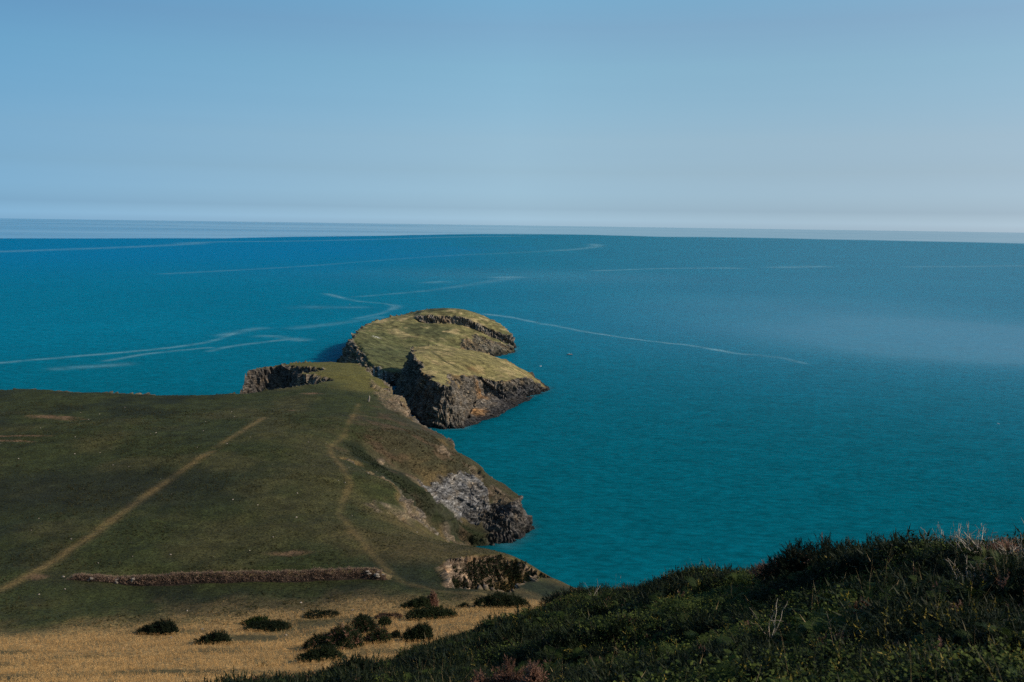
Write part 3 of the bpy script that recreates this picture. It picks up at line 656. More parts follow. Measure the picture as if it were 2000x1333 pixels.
# ------------------------------------------------------------------ plant pieces (small meshes)
def frame(d):
    d = d / (np.linalg.norm(d) + 1e-9); a = np.array([0, 0, 1.]) if abs(d[2]) < .9 else np.array([1., 0, 0])
    u = np.cross(d, a); u /= np.linalg.norm(u); return d, u, np.cross(u, d)
class MB:
    def __init__(self): self.V = []; self.F = []; self.n = 0
    def tri(self, a, b, c):
        self.V += [a, b, c]; self.F.append((self.n, self.n + 1, self.n + 2)); self.n += 3
    def add(self, V, F):
        self.V += [tuple(v) for v in V]; self.F += [tuple(i + self.n for i in f) for f in F]; self.n += len(V)
    def leaf(self, p, d, L, W, n=None):
        d, u, v = frame(d)
        if n is not None: u = np.cross(d, n); u /= (np.linalg.norm(u) + 1e-9)
        self.tri(p - u * W * .5, p + u * W * .5, p + d * L)
    def tube(self, pts, r0, r1, k=4):
        pts = [np.asarray(p, float) for p in pts]; base = self.n; m = len(pts)
        for i, p in enumerate(pts):
            d = pts[min(i + 1, m - 1)] - pts[max(i - 1, 0)]; d, u, v = frame(d); r = r0 + (r1 - r0) * i / (m - 1)
            for j in range(k):
                a = 2 * math.pi * j / k; self.V.append(p + r * (math.cos(a) * u + math.sin(a) * v))
        for i in range(m - 1):
            for j in range(k):
                a, b = base + i * k + j, base + i * k + (j + 1) % k
                self.F.append((a, b, b + k)); self.F.append((a, b + k, a + k))
        self.n += m * k
    def ell(self, c, r, seg=10, rings=7, f=None):
        V = []; F = []
        for i in range(rings + 1):
            t = math.pi * i / rings
            for j in range(seg):
                a = 2 * math.pi * j / seg; v = np.array([math.sin(t) * math.cos(a), math.sin(t) * math.sin(a), math.cos(t)])
                V.append(np.array(c) + v * np.array(r) * (f(v) if f else 1))
        for i in range(rings):
            for j in range(seg):
                a, b = i * seg + j, i * seg + (j + 1) % seg
                F += [(a, a + seg, b + seg), (a, b + seg, b)]
        self.add(V, F)
    def obj(self, name, material, parent=None, smooth=False, link=True):
        o = mesh_np(name, np.array(self.V), np.array(self.F), material, smooth)
        return put(o, parent) if link else o
def rnd(a, b): return float(RNG.uniform(a, b))
def rdir(): v = RNG.normal(size=3); return v / np.linalg.norm(v)
UP = np.array([0, 0, 1.])
def gorse_shoot(L, n, leafL, leafW, branches=4):
    m = MB()
    def shoot(p, d, L, n):
        for i in range(n):
            t = (i + .5) / n; q = p + d * L * t
            m.leaf(q, d * rnd(.3, .9) + rdir() * .8, leafL * rnd(.7, 1.2) * (1.1 - .4 * t), leafW)
        m.leaf(p + d * L * .9, d, leafL * 1.4, leafW)
    d0 = UP + rdir() * .25; d0 /= np.linalg.norm(d0)
    shoot(np.zeros(3), d0, L, n)
    for k in range(branches):
        b = d0 * .75 + rdir() * .75; b /= np.linalg.norm(b)
        shoot(d0 * L * rnd(.25, .75), b, L * rnd(.35, .6), n // 2)
    return m
def bracken_frond(L):
    m = MB(); p = np.zeros(3); el = 1.2; az = 0; pts = [p]
    for i in range(14):
        el -= .11; d = np.array([math.cos(el), 0, math.sin(el)]); p = p + d * L / 14; pts.append(p)
    m.tube(pts[::2], .008, .003, 3)
    for i in range(2, 15):
        w = L * .34 * math.sin(math.pi * (.16 + .84 * (15 - i) / 13) * .62) * (1 if i > 3 else .7)
        d = pts[min(i, 13) + 1 if i < 14 else 14] - pts[i - 1]; d /= np.linalg.norm(d)
        for sgn in (-1, 1):
            side = np.array([0, sgn, 0.]) + d * .45 + UP * rnd(-.15, .1); side /= np.linalg.norm(side)
            for j in range(4):
                q = pts[i] + side * w * (j + .2) / 4; l = w * .20 * (1 - j / 6)
                m.leaf(q, d * .8 + side * .8, l * 1.3, w * .16, UP); m.leaf(q, -d * .6 + side * .9, l * 1.3, w * .16, UP)
            m.leaf(pts[i], side, w * 1.05, w * .12, UP)
    return m
def grass_tuft(n, H, spread, wd, head=0):
    m = MB()
    for _ in range(n):
        a = rnd(0, 6.28); r = rnd(0, spread * .4); p = np.array([r * math.cos(a), r * math.sin(a), 0])
        o = np.array([math.cos(a), math.sin(a), 0]) * spread * rnd(.3, 1); h = H * rnd(.6, 1.1)
        u = np.array([-math.sin(a + 1), math.cos(a + 1), 0]) * wd * .5
        q = p + o * .35 + UP * h * .6; t = p + o + UP * h
        m.tri(p - u, p + u, q); m.tri(p + u, q + u * .7, q); m.tri(q - u * .5, q + u * .5, t)
        if head and rnd(0, 1) < head:
            m.leaf(t - UP * .02, (t - q), H * .22, wd * 2.6)
    return m
def heather_sprig(L):
    m = MB()
    for k in range(6):
        d = UP + rdir() * .6; d /= np.linalg.norm(d); l = L * rnd(.6, 1.1)
        m.tube([np.zeros(3), d * l * .5, d * l + UP * .03], .006, .002, 3)
        for i in range(14):
            m.leaf(d * l * rnd(.3, 1), d + rdir() * .9, .06, .022)
    return m
PROTO = bpy.data.collections.new('plant_pieces')
def proto(name, mb, material):
    c = bpy.data.collections.new(name)
    for i, m in enumerate(mb if isinstance(mb, list) else [mb]):
        o = m.obj(name, material, link=False); c.objects.link(o)
    return c
def scatter(name, coll, P, scale, rot, **props):
    """one object: points that each carry a copy of a plant piece"""
    P = np.asarray(P, np.float32)
    me = bpy.data.meshes.new(name); me.vertices.add(len(P)); me.vertices.foreach_set('co', P.ravel())
    a = me.attributes.new('scl', 'FLOAT', 'POINT'); a.data.foreach_set('value', np.asarray(scale, np.float32))
    a = me.attributes.new('rot', 'FLOAT_VECTOR', 'POINT'); a.data.foreach_set('vector', np.asarray(rot, np.float32).ravel())
    o = bpy.data.objects.new(name, me)
    g = bpy.data.node_groups.new(name, 'GeometryNodeTree')
    g.interface.new_socket('Geometry', in_out='INPUT', socket_type='NodeSocketGeometry'); g.interface.new_socket('Geometry', in_out='OUTPUT', socket_type='NodeSocketGeometry')
    gi = g.nodes.new('NodeGroupInput'); go = g.nodes.new('NodeGroupOutput'); ip = g.nodes.new('GeometryNodeInstanceOnPoints'); ci = g.nodes.new('GeometryNodeCollectionInfo')
    ci.inputs['Collection'].default_value = coll; ci.inputs['Separate Children'].default_value = True; ci.inputs['Reset Children'].default_value = True
    ip.inputs['Pick Instance'].default_value = True
    ns = g.nodes.new('GeometryNodeInputNamedAttribute'); ns.data_type = 'FLOAT'; ns.inputs['Name'].default_value = 'scl'
    nr = g.nodes.new('GeometryNodeInputNamedAttribute'); nr.data_type = 'FLOAT_VECTOR'; nr.inputs['Name'].default_value = 'rot'
    L = g.links.new
    L(gi.outputs[0], ip.inputs['Points']); L(ci.outputs[0], ip.inputs['Instance']); L(ns.outputs[0], ip.inputs['Scale'])
    e2r = g.nodes.new('FunctionNodeEulerToRotation'); L(nr.outputs[0], e2r.inputs[0]); L(e2r.outputs[0], ip.inputs['Rotation']); L(ip.outputs[0], go.inputs[0])
    md = o.modifiers.new('plants', 'NODES'); md.node_group = g
    parent = props.pop('parent', None)
    return put(o, parent, **props)
def rots(n, tilt):
    return np.stack([RNG.normal(0, tilt, n), RNG.normal(0, tilt, n), RNG.uniform(0, 6.283, n)], 1)

GORSE_P = proto('gorse_shoot', [gorse_shoot(.42, 22, .085, .022) for _ in range(5)], GORSE)
BRACK_P = proto('bracken_frond', [bracken_frond(.62) for _ in range(3)], BRACK)
DRY_P = proto('dry_grass_tuft', [grass_tuft(9, .50, .22, .012, .8) for _ in range(5)], DRYGR)
TURF_P = proto('turf_tuft', [grass_tuft(10, .22, .20, .028) for _ in range(5)], GREENGR)
STALK_P = proto('grass_stalk', [grass_tuft(2, .75, .30, .005, .5) for _ in range(4)], STRAW)
HEATH_P = proto('heather_sprig', [heather_sprig(.3) for _ in range(3)], HEATH)
YEL_P = proto('yellow_leaves', [gorse_shoot(.2, 6, .05, .022, 1) for _ in range(3)], YELLOW)
def bramble_spray():
    m = MB()
    for _ in range(16):
        d = UP * rnd(.2, 1) + rdir() * .8; d /= np.linalg.norm(d); p = d * rnd(.12, .34); nn = UP + rdir() * .6; nn /= np.linalg.norm(nn)
        e = rdir() * .8 + d * .5; e = e - nn * (e @ nn); e /= np.linalg.norm(e); u = np.cross(e, nn); L = rnd(.035, .06)
        m.tri(p, p + e * L * .5 + u * L * .32, p + e * L); m.tri(p, p + e * L, p + e * L * .5 - u * L * .32)
    return m
BRAM = leaf('bramble_leaf', (0.017, 0.028, 0.008), (0.076, 0.098, 0.024), trans=.2, spec=.06, rough=.8)
BRAM_P = proto('bramble_spray', [bramble_spray() for _ in range(4)], BRAM)
SCRUB_P = proto('scrub_shoot', [gorse_shoot(.9, 26, .26, .085) for _ in range(4)], GORSE)

# ------------------------------------------------------------------ vegetation on the near hill
n = 90000
th = RNG.uniform(R(-24), R(36), n); rr = 56 * np.sqrt(RNG.uniform(.006, 1, n))
hx, hy = rr * np.sin(th), rr * np.cos(th); hz = hill_z(hx, hy); gz = headland_z(hx, hy, False)
ok = (hz > gz - .3) & (rr > 4.2)
hx, hy, hz, rr = hx[ok], hy[ok], hz[ok], rr[ok]
kindn = fb2(hx * .16, hy * .16, 3, 210) + .5 * fb2(hx * .6, hy * .6, 2, 211) + RNG.normal(0, .16, len(hx))
def veg(name, coll, m, s0, s1, tilt, lift, **p):
    k = int(m.sum()); P = np.stack([hx[m], hy[m], hz[m] + lift], 1)
    scatter(name, coll, P, RNG.uniform(s0, s1, k) * (1 + .75 * sst(.05, .5, fb2(hx[m] * .35, hy[m] * .35, 2, 214)) * sst(9, 18, rr[m])), rots(k, tilt), **p)
brk = (kindn > -.05) & (RNG.uniform(size=len(hx)) < .30)
gor = ~(kindn > .30)
veg('gorse_thicket', GORSE_P, gor, .7, 1.35, .45, .0, kind='stuff', label='dark green gorse thicket covering the near hillside', category='gorse')
veg('bracken', BRACK_P, brk & ~gor | (brk & (RNG.uniform(size=len(hx)) < .3)), .42, .85, .35, .15, kind='stuff', label='green bracken fronds among the gorse of the near hillside', category='bracken')
u = RNG.uniform(size=len(hx))
veg('bramble', BRAM_P, (fb2(hx * .3, hy * .3, 3, 215) > .15) & (u < .5) & (rr > 9), .8, 1.4, .4, .22, kind='stuff', label='broad-leaved bramble patches among the gorse of the near hillside', category='bramble')
u = RNG.uniform(size=len(hx))
veg('yellow_leaves', YEL_P, (u < .012 * (1 + 5 * (fb2(hx * .25, hy * .25, 3, 212) > .15))) , .6, 1.2, .5, .38, kind='stuff', label='yellowing leaves dotted over the near hillside', category='leaves')
u = RNG.uniform(size=len(hx))
veg('grass_stalks', STALK_P, u < .014, .6, 1.25, .35, .25, kind='stuff', label='pale dry grass stalks poking out of the near hillside', category='grass')
u = RNG.uniform(size=len(hx))
veg('heather_sprigs', HEATH_P, u < .005 + .05 * (fb2(hx * .12, hy * .12, 3, 213) > .4), .6, 1.2, .4, .25, kind='stuff', label='brown dead heather sprigs among the gorse of the near hillside', category='heather')

# ------------------------------------------------------------------ turf and dry grass of the field
def field(n, x0, x1, y0, y1):
    x = RNG.uniform(x0, x1, n); y = RNG.uniform(y0, y1, n); return x, y
x, y = field(95000, -100, 45, 66, 175)
vis = np.abs(np.arctan2(x, y)) < R(33)
lim = 148 + 9 * fb2(x * .02, y * .02, 4, 61) + 8 * fb2(x * .07, y * .07, 4, 62) + 8 * sst(-60, 0, x) - 8 * sst(-60, -110, x)
dry = vis & (RNG.uniform(size=len(x)) < sst(lim + 10, lim - 10, y) * (1 - .75 * sst(.1, .5, fb2(x * .05, y * .16, 3, 67)))) & ~(fb2(x * .05, y * .16, 3, 67) > .45)
x, y = x[dry], y[dry]
scatter('dry_grass', DRY_P, np.stack([x, y, headland_z(x, y)], 1), RNG.uniform(.55, 1.2, dry.sum()) * (.45 + .55 * sst(8, -14, y - lim[dry])), rots(dry.sum(), .18), kind='stuff', label='golden dry grass covering the slope below the hill', category='dry grass')
x, y = field(130000, -215, 0, 145, 400)
vis = (np.abs(np.arctan2(x, y)) < R(32)) & (RNG.uniform(size=len(x)) < np.clip(260 / y, 0, 1) ** 2)
x, y = x[vis], y[vis]
pd = np.minimum(seg_dist(x, y, path_a, False)[0], seg_dist(x, y, path_b, False)[0])
z = headland_z(x, y); ok = (z > 30) & (pd > .9)
scatter('turf', TURF_P, np.stack([x, y, z - .03], 1)[ok], RNG.uniform(.7, 1.6, ok.sum()), rots(ok.sum(), .2), kind='stuff', label='short green turf covering the flat top of the headland', category='grass')

rush = leaf('rush_tuft', (0.016, 0.020, 0.009), (0.060, 0.052, 0.022), scale=.2, trans=.2, spec=.1)
x, y = field(26000, -200, -25, 150, 340)
tn = fb2(x * .045, y * .06, 3, 240) + .5 * fb2(x * .2, y * .2, 2, 241); vis = (np.abs(np.arctan2(x, y)) < R(32)) & (tn > .12)
x, y = x[vis], y[vis]; z = headland_z(x, y); pd = np.minimum(seg_dist(x, y, path_a, False)[0], seg_dist(x, y, path_b, False)[0]); ok = (z > 33) & (pd > 2)
scatter('rush_tussocks', proto('rush_tuft', [grass_tuft(14, .34, .3, .05) for _ in range(4)], rush), np.stack([x, y, z - .03], 1)[ok], RNG.uniform(.6, 1.5, ok.sum()), rots(ok.sum(), .2), kind='stuff', label='darker rough tussocks in patches over the headland turf', category='grass')

# scrub in the gully, in the landslip hollow
def scrub(name, poly, n, s0, s1, label, edge=0, thr=-.25, zmax=999, zf=headland_z, coll=SCRUB_P):
    P = np.array(poly); x = RNG.uniform(P[:, 0].min(), P[:, 0].max(), n); y = RNG.uniform(P[:, 1].min(), P[:, 1].max(), n)
    d, _, i = seg_dist(x, y, poly, True)
    m = i & (fb2(x * .2, y * .2, 3, 220) > thr + edge * np.exp(-d / 2)); x, y = x[m], y[m]
    z0 = zf(x, y); area = np.sqrt(1 + ((zf(x + .3, y) - z0) / .3) ** 2 + ((zf(x, y + .3) - z0) / .3) ** 2)
    m = (RNG.uniform(size=len(x)) < area / 3.5) & (z0 < zmax + 1.2 * fb2(x * .25, y * .25, 2, 221)); x, y = x[m], y[m]
    scatter(name, coll, np.stack([x, y, zf(x, y) - .1], 1), RNG.uniform(s0, s1, len(x)), rots(len(x), .5), kind='stuff', label=label, category='scrub')
hit3 = lambda px, py: on(px, py, headland_z)[:2]
scrub('landslip_scrub', slip, 15000, .5, 1.0, 'dark green scrub filling the hollow below the pinkish landslip', 0, -.9, 34.2)
gp = [hit3(*p) for p in [(676, 866), (735, 900), (762, 922), (805, 950), (850, 984), (900, 1020), (950, 1056), (940, 1062), (885, 1040), (838, 1002), (785, 958), (728, 914), (682, 882)]]  # upper end follows the shaded bank, not scrub
scrub('gully_scrub', gp, 12000, .3, .65, 'dark strip of scrub down the gully to the sea, its top standing in for bank shade', 0, -.6)
heath = leaf('heath_tuft', (0.026, 0.024, 0.012), (0.085, 0.062, 0.032), scale=.4, trans=.2, spec=.1)
scrub('heath_tussocks', [hit3(*p) for p in [(690, 850), (760, 838), (830, 842), (900, 892), (955, 950), (1005, 992), (960, 985), (910, 930), (850, 930), (800, 925), (745, 892)]], 11000, .7, 1.7, 'rough brownish heath tussocks on the rounded slope above the grey slab', 0, -.35, coll=proto('heath_tuft', [grass_tuft(12, .45, .4, .07) for _ in range(4)], heath))

# ------------------------------------------------------------------ bushes
def bush(name, base, w_, h_, label, group, dens=1.0, lobes=None, dead=0.0, depth=None, leafm=GORSE, sprig=(.40, 9, .17, .06)):
    """a mound of shoots on short stems; lobes are (dx, dz, rx, rz) in units of width and height"""
    root = put(bpy.data.objects.new(name, None), None, label=label, category='bush')
    if group: root['group'] = group
    root.location = base; root.empty_display_size = .3
    lobes = lobes or [(.15, 0, .35, 1.0), (-.18, 0, .34, .62), (.0, 0, .42, .75)]
    dp = depth or w_ * .8; m = MB(); md = MB()
    k = int(dens * 190 * max(w_, 1) * max(h_, .6) ** .7)
    sizes = [gorse_shoot(sprig[0], sprig[1], sprig[2], sprig[3], 2) for _ in range(6)]
    area = np.array([l[2] * l[3] for l in lobes]); area = area / area.sum()
    for _ in range(k):
        l = lobes[RNG.choice(len(lobes), p=area)]
        v = rdir(); v[2] = abs(v[2]); rad = rnd(.55, 1.0) ** .5
        rx, rz, ry = l[2] * w_, l[3] * h_, l[2] * dp
        bump = 1 + .22 * math.sin(v[0] * 7 + l[0] * 20) * math.cos(v[1] * 6 + l[1] * 9)
        p = np.array([l[0] * w_ + v[0] * rx * rad * bump, v[1] * ry * rad * bump, l[1] * h_ + v[2] * rz * rad * bump])
        d = v * np.array([1, 1, .6]) + UP * .45 + rdir() * .35; d, a, b = frame(d)
        s_ = sizes[RNG.integers(6)]; M = np.stack([a, b, d], 0) * rnd(.7, 1.3) * min(1.0, .45 + h_ * .35)
        V = np.array(s_.V) @ M + p
        (md if rnd(0, 1) < dead else m).add(V, s_.F)
    m.obj('foliage', leafm, root)
    if md.n: md.obj('dead_twigs', HEATH, root)
    for j in range(4):
        st = MB(); a = rnd(0, 6.28); x0 = rnd(-.12, .12) * w_
        st.tube([(x0, 0, -.3), (x0 + .12 * w_ * math.cos(a), .1 * dp * math.sin(a), h_ * .35), (x0 + .25 * w_ * math.cos(a), .2 * dp * math.sin(a), h_ * .65)], .05, .02, 5)
        st.obj('stem', STEM, root)
    return root
def ground(px, py): 
    p = on(px, py, lambda a, b: headland_z(a, b)); p[2] = headland_z(p[0], p[1]); return p
G1 = 'gorse bushes dotted over the dry slope'
def field_bush(px, py, wpx, hpx, label, **k):
    p = ground(px, py); sc = np.linalg.norm(p - EYE) / 1732
    return bush('gorse_bush', p - np.array([0, 0, .15]), wpx * sc * .80, hpx * sc * .74, label, G1, **k)
wind = [(.22, 0, .26, 1.0), (-.02, 0, .3, .78), (-.28, 0, .24, .45), (.05, 0, .42, .55)]
field_bush(308, 1237, 82, 30, 'rounded gorse bush on the far left of the dry slope', lobes=wind)
field_bush(416, 1258, 72, 30, 'low gorse bush standing alone, lowest on the left of the dry slope', lobes=wind)
field_bush(522, 1230, 98, 20, 'wide flat gorse bush with a green hummock behind it', lobes=[(-.2, 0, .28, .8), (.1, 0, .3, .9), (.3, 0, .22, .9), (0, 0, .45, .6)])
field_bush(500, 1219, 60, 18, 'green hummock bush behind the wide flat bush', lobes=wind, leafm=BRACK)
field_bush(630, 1205, 80, 13, 'very low flat bush on the upper edge of the dry slope', lobes=[(-.2, 0, .3, .9), (.2, 0, .3, .9)])
field_bush(815, 1188, 66, 27, 'wedge-shaped gorse bush with brown dead twigs at its right end', lobes=wind)
p = ground(843, 1186); sc = np.linalg.norm(p - EYE) / 1732
bush('dead_heather_bush', p, 18 * sc, 26 * sc, 'brown dead heather clump against the wedge-shaped gorse bush', None, leafm=HEATH, dens=1.4)
field_bush(842, 1208, 110, 26, 'long low gorse bush in front of the wedge-shaped one', lobes=[(-.32, 0, .2, .7), (-.1, 0, .24, .95), (.12, 0, .24, 1), (.34, 0, .18, .85)])
field_bush(905, 1186, 24, 10, 'small dark bush on the grass edge near the landslip', lobes=wind)
field_bush(978, 1184, 118, 30, 'long dark gorse bush beside the golden grass near the landslip', lobes=[(-.3, 0, .22, .6), (-.05, 0, .26, 1), (.2, 0, .24, .85), (.38, 0, .14, .6)])
field_bush(510, 1303, 20, 9, 'tiny dark bush in the open dry grass', lobes=wind)
# the big tangle in the middle of the slope
field_bush(655, 1268, 130, 55, 'broad rounded gorse mound at the left of the big tangle', lobes=[(.15, 0, .32, 1), (-.2, 0, .3, .6), (-.38, 0, .16, .35)], dead=.12)
field_bush(625, 1290, 95, 34, 'dark low bush at the lower left foot of the big tangle', lobes=wind)
field_bush(712, 1238, 55, 46, 'upright gorse bush crowning the big tangle', lobes=[(0, 0, .4, .8), (-.1, .4, .35, .6), (.12, .3, .35, .55)], dead=.08)
field_bush(735, 1256, 62, 36, 'bristly gorse bush at the right foot of the big tangle', lobes=wind, dead=.15)
field_bush(752, 1224, 22, 22, 'small round gorse bush on a bare stem behind the big tangle', lobes=[(0, .35, .45, .65)])
field_bush(760, 1208, 60, 12, 'low brown-tinged bush on the upper side of the big tangle', lobes=[(-.2, 0, .3, .9), (.2, 0, .3, .9)], dead=.5)
field_bush(771, 1246, 22, 18, 'little bush between the tangle and the spiky bush', lobes=wind)
field_bush(815, 1252, 66, 42, 'spiky gorse bush with upright shoots right of the big tangle', lobes=[(-.2, 0, .25, .7), (.1, 0, .3, .95), (.3, 0, .18, 1)])

def hill_bush(name, px, py, ds, w_, h_, label, **k):
    p = atd(px, py, ds); p[2] = hill_z(p[0], p[1])
    return bush(name, p, w_, h_, label, k.pop('group', None), sprig=k.pop('sprig', (.34, 22, .075, .022)), **k)
R1 = 'gorse bushes along the ridge of the near hill'
hill_bush('gorse_bush', 1585, 1075, 31, 2.8, 1.4, 'dark rounded gorse bush standing tallest on the near ridge', group=R1, dens=2.2, dead=.04, lobes=[(-.1, 0, .36, .8), (.12, 0, .34, 1), (.36, 0, .2, .9), (-.36, 0, .2, .5)])
hill_bush('gorse_bush', 1690, 1075, 30, 2.4, 1.1, 'long gorse bush right of the tallest one on the near ridge', group=R1, dens=2.2, lobes=[(-.25, 0, .3, .8), (.1, 0, .32, .9), (.36, 0, .2, 1)])
hill_bush('gorse_bush', 1110, 1160, 46, 2.8, 1.0, 'dark gorse bush at the left end of the near ridge', group=R1, dens=2.0, lobes=wind)
hill_bush('gorse_bush', 1165, 1150, 45, 2.2, .85, 'second dark gorse bush from the left end of the near ridge', group=R1, dens=2.0, lobes=wind)
H1 = 'brown dead heather clumps on the near hill'
hill_bush('dead_heather_bush', 1510, 1102, 33, 1.1, .8, 'reddish brown heather clump at the left foot of the tallest ridge bush', leafm=HEATH, dens=2.5, group=H1)
hill_bush('dead_heather_bush', 1488, 1108, 34, .8, .7, 'small brown heather clump further left below the tallest ridge bush', leafm=HEATH, dens=2.5, group=H1)
hill_bush('dead_heather_bush', 985, 1330, 19.2, .7, .92, 'large pinkish brown heather clump at the bottom edge of the picture', leafm=HEATH, dens=3.0, group=H1)
hill_bush('dead_heather_bush', 932, 1334, 19.2, .3, .85, 'small pinkish brown heather clump left of the large one at the bottom edge', leafm=HEATH, dens=3.0, group=H1)
hill_bush('dead_heather_bush', 1040, 1334, 18.8, .22, .85, 'narrow brown heather clump right of the large one at the bottom edge', leafm=HEATH, dens=3.0, group=H1)
hill_bush('dead_heather_bush', 1955, 1050, 25.2, 1.3, .55, 'reddish brown heather on the ridge at the right edge of the picture', leafm=HEATH, dens=2.2, group=H1)

def dead_tangle(px, py, ds, w_, h_, n_, label, group='bleached dead branches on the near hill', r=.011):
    p = atd(px, py, ds); p[2] = hill_z(p[0], p[1]) + .42
    root = put(bpy.data.objects.new('dead_branches', None), None, label=label, category='branch', group=group); root.location = p
    for _ in range(n_):
        m = MB(); q = np.array([rnd(-.5, .5) * w_ * .6, rnd(-.3, .3), -.1]); d = UP * rnd(.5, 1) + np.array([rnd(-1, 1), rnd(-.6, .6), 0]); d /= np.linalg.norm(d)
        pts = [q]
        for _k in range(5):
            d = d + rdir() * .35; d /= np.linalg.norm(d); q = q + d * h_ * .26; pts.append(q)
        m.tube(pts, r, r * .4, 4)
        for _k in range(3):
            i = RNG.integers(1, 5); e = d + rdir() * .9; e /= np.linalg.norm(e)
            m.tube([pts[i], pts[i] + e * h_ * .2, pts[i] + e * h_ * .32 + rdir() * .05], r * .6, r * .25, 3)
        m.obj('twig', TWIG, root)
    return root
dead_tangle(1900, 1085, 25, 1.4, .55, 26, 'thick tangle of bleached dead gorse branches near the right edge')
dead_tangle(1985, 1075, 24, 1.0, .55, 18, 'bleached dead branches at the very right edge of the ridge')
dead_tangle(1843, 1062, 27.5, .7, .62, 8, 'thin bare twigs standing against the sea on the ridge', r=.008)
dead_tangle(1890, 1115, 22, .9, .5, 14, 'scattered bleached twigs below the thick tangle', r=.008)
dead_tangle(1500, 1215, 19, .35, .75, 4, 'few long pale bare stems standing in the bracken of the middle hill', r=.006)
dead_tangle(1640, 1215, 17.5, .4, .55, 3, 'arching pale stems in the middle of the near hill', r=.006)
dead_tangle(1160, 1175, 40, .8, .9, 4, 'pale bare stems among the dark bushes at the left end of the ridge', r=.009)

# ------------------------------------------------------------------ old earth bank across the turf
def build_bank():
    root = put(bpy.data.objects.new('earth_bank', None), None, label='long low earth bank with a dark heathery face crossing the turf', category='bank')
    P = np.array(wall_line); L = np.concatenate([[0], np.cumsum(np.hypot(*np.diff(P, axis=0).T))]); n_ = 240
    t = np.linspace(0, L[-1], n_); cx = np.interp(t, L, P[:, 0]); cy = np.interp(t, L, P[:, 1])
    prof = np.array([(-1.9, -.4), (-1.35, .15), (-1.05, .65), (-.85, 1.0), (-.35, 1.12), (.35, 1.1), (1.0, .75), (1.9, .2), (2.6, -.4)])
    u = t / L[-1]; h = 1.75 * sst(0, .06, u) * sst(1, .95, u) * (.36 + .64 * sst(.05, .40, u)) + .2 * fb2(t * .25, t * 0, 3, 230)
    X = cx[:, None] + 0 * prof[None, :, 0]; Y = cy[:, None] + prof[None, :, 0] * 1.05
    Y = Y + .25 * fb2(X * .7, prof[None, :, 1] * 2 + 0 * X, 3, 231)
    Z = headland_z(cx, cy)[:, None] + np.where(prof[None, :, 1] > 0, prof[None, :, 1] * h[:, None], -.5) + .18 * fb2(X * .8, Y * 1.5, 3, 232)
    C = np.zeros(X.shape + (3,)); C[:] = (0.05, 0.035, 0.026); top = (np.abs(prof[:, 0] - .2) < 1.2)[None, :] * np.ones_like(X)
    C = mixc(C, (0.19, 0.14, 0.065), top * .9); C = mixc(C, (0.17, 0.12, 0.085), sst(.25, .5, fb2(X * .5, Y * .5, 3, 233)) * sst(.35, .1, u)[:, None] * .7)
    C = mixc(C, (0.045, 0.045, 0.02), (prof[:, 0] > 1.3)[None, :] * np.ones_like(X))
    A = {'Col': ('FLOAT_COLOR', np.concatenate([C, np.ones(X.shape + (1,))], -1).reshape(-1, 4)), 'rock': ('FLOAT', np.zeros(X.size))}
    put(mesh_np('bank_body', np.stack([X, Y, Z], -1).reshape(-1, 3), grid_faces(*X.shape)[:, ::-1], LAND, True, A), root)
    i = RNG.integers(0, n_ - 1, 3600); f = RNG.uniform(0, 1, 3600); j = RNG.integers(1, 4, 3600); g = RNG.uniform(0, 1, 3600)
    ip = lambda Q: (Q[i, j] * (1 - f) + Q[i + 1, j] * f) * (1 - g) + (Q[i, j + 1] * (1 - f) + Q[i + 1, j + 1] * f) * g
    pts = np.stack([ip(X), ip(Y), ip(Z)], 1); hh = np.interp(i, np.arange(n_), h); pts = pts[hh > .5]
    rt = rots(len(pts), .25); rt[:, 0] += .5
    darkheath = leaf('dark_heather', (0.045, 0.032, 0.028), (0.34, 0.23, 0.17), scale=9, spec=.1)
    scatter('heather_tufts', proto('bank_tuft', [grass_tuft(9, .5, .22, .035, .4) for _ in range(4)], darkheath), pts, RNG.uniform(.6, 1.2, len(pts)), rt, kind='stuff', parent=root)
    for k in range(26):                                            # stones showing at the two ends
        a = rnd(.93, .985) if k < 12 else rnd(.0, .28); q = int(a * (n_ - 1)); c = (cx[q], cy[q] + rnd(-1.6, -.6), Z[q, 2] + rnd(-.2, .5))
        m = MB(); r_ = rnd(.18, .42); ph = rdir() * 3
        m.ell(c, (r_ * rnd(1, 1.6), r_, r_ * rnd(.6, .9)), 7, 5, lambda v: 1 + .25 * math.sin(v[0] * 3 + ph[0]) * math.cos(v[1] * 4 + ph[1]) + .12 * math.sin(v[2] * 6 + ph[2]))
        m.obj('stone', STONE, root)
build_bank()

# ------------------------------------------------------------------ pale stones, upright rock
def pebble(): 
    m = MB(); ph = rdir() * 4
    m.ell((0, 0, 0), (.30, .22, .16), 7, 5, lambda v: 1 + .25 * math.sin(v[0] * 3 + ph[0]) * math.cos(v[1] * 4 + ph[1])); return m
STONE_P = proto('pale_stone', [pebble() for _ in range(3)], STONE)
x, y = field(140, -190, -20, 120, 340); m = (np.abs(np.arctan2(x, y)) < R(31)); x, y = x[m], y[m]; z = headland_z(x, y)
scatter('pale_stones', STONE_P, np.stack([x, y, z + .06], 1), RNG.uniform(.25, 1.0, len(x)) ** 1.5, rots(len(x), .3), kind='stuff', label='tiny pale stones strewn over the turf', category='stones')
p = ground(720, 785)
m = MB(); m.ell((0, 0, 1.0), (.42, .35, 1.5), 9, 9, lambda v: 1 + .22 * math.sin(v[0] * 5 + v[2] * 4) + .15 * math.cos(v[2] * 7 + v[1] * 3))
o = m.obj('upright_rock', STONE, None, True); o.location = p; o.rotation_euler = (0, .18, .3)
o['label'] = 'small pale upright rock standing alone on the far turf'; o['category'] = 'rock'

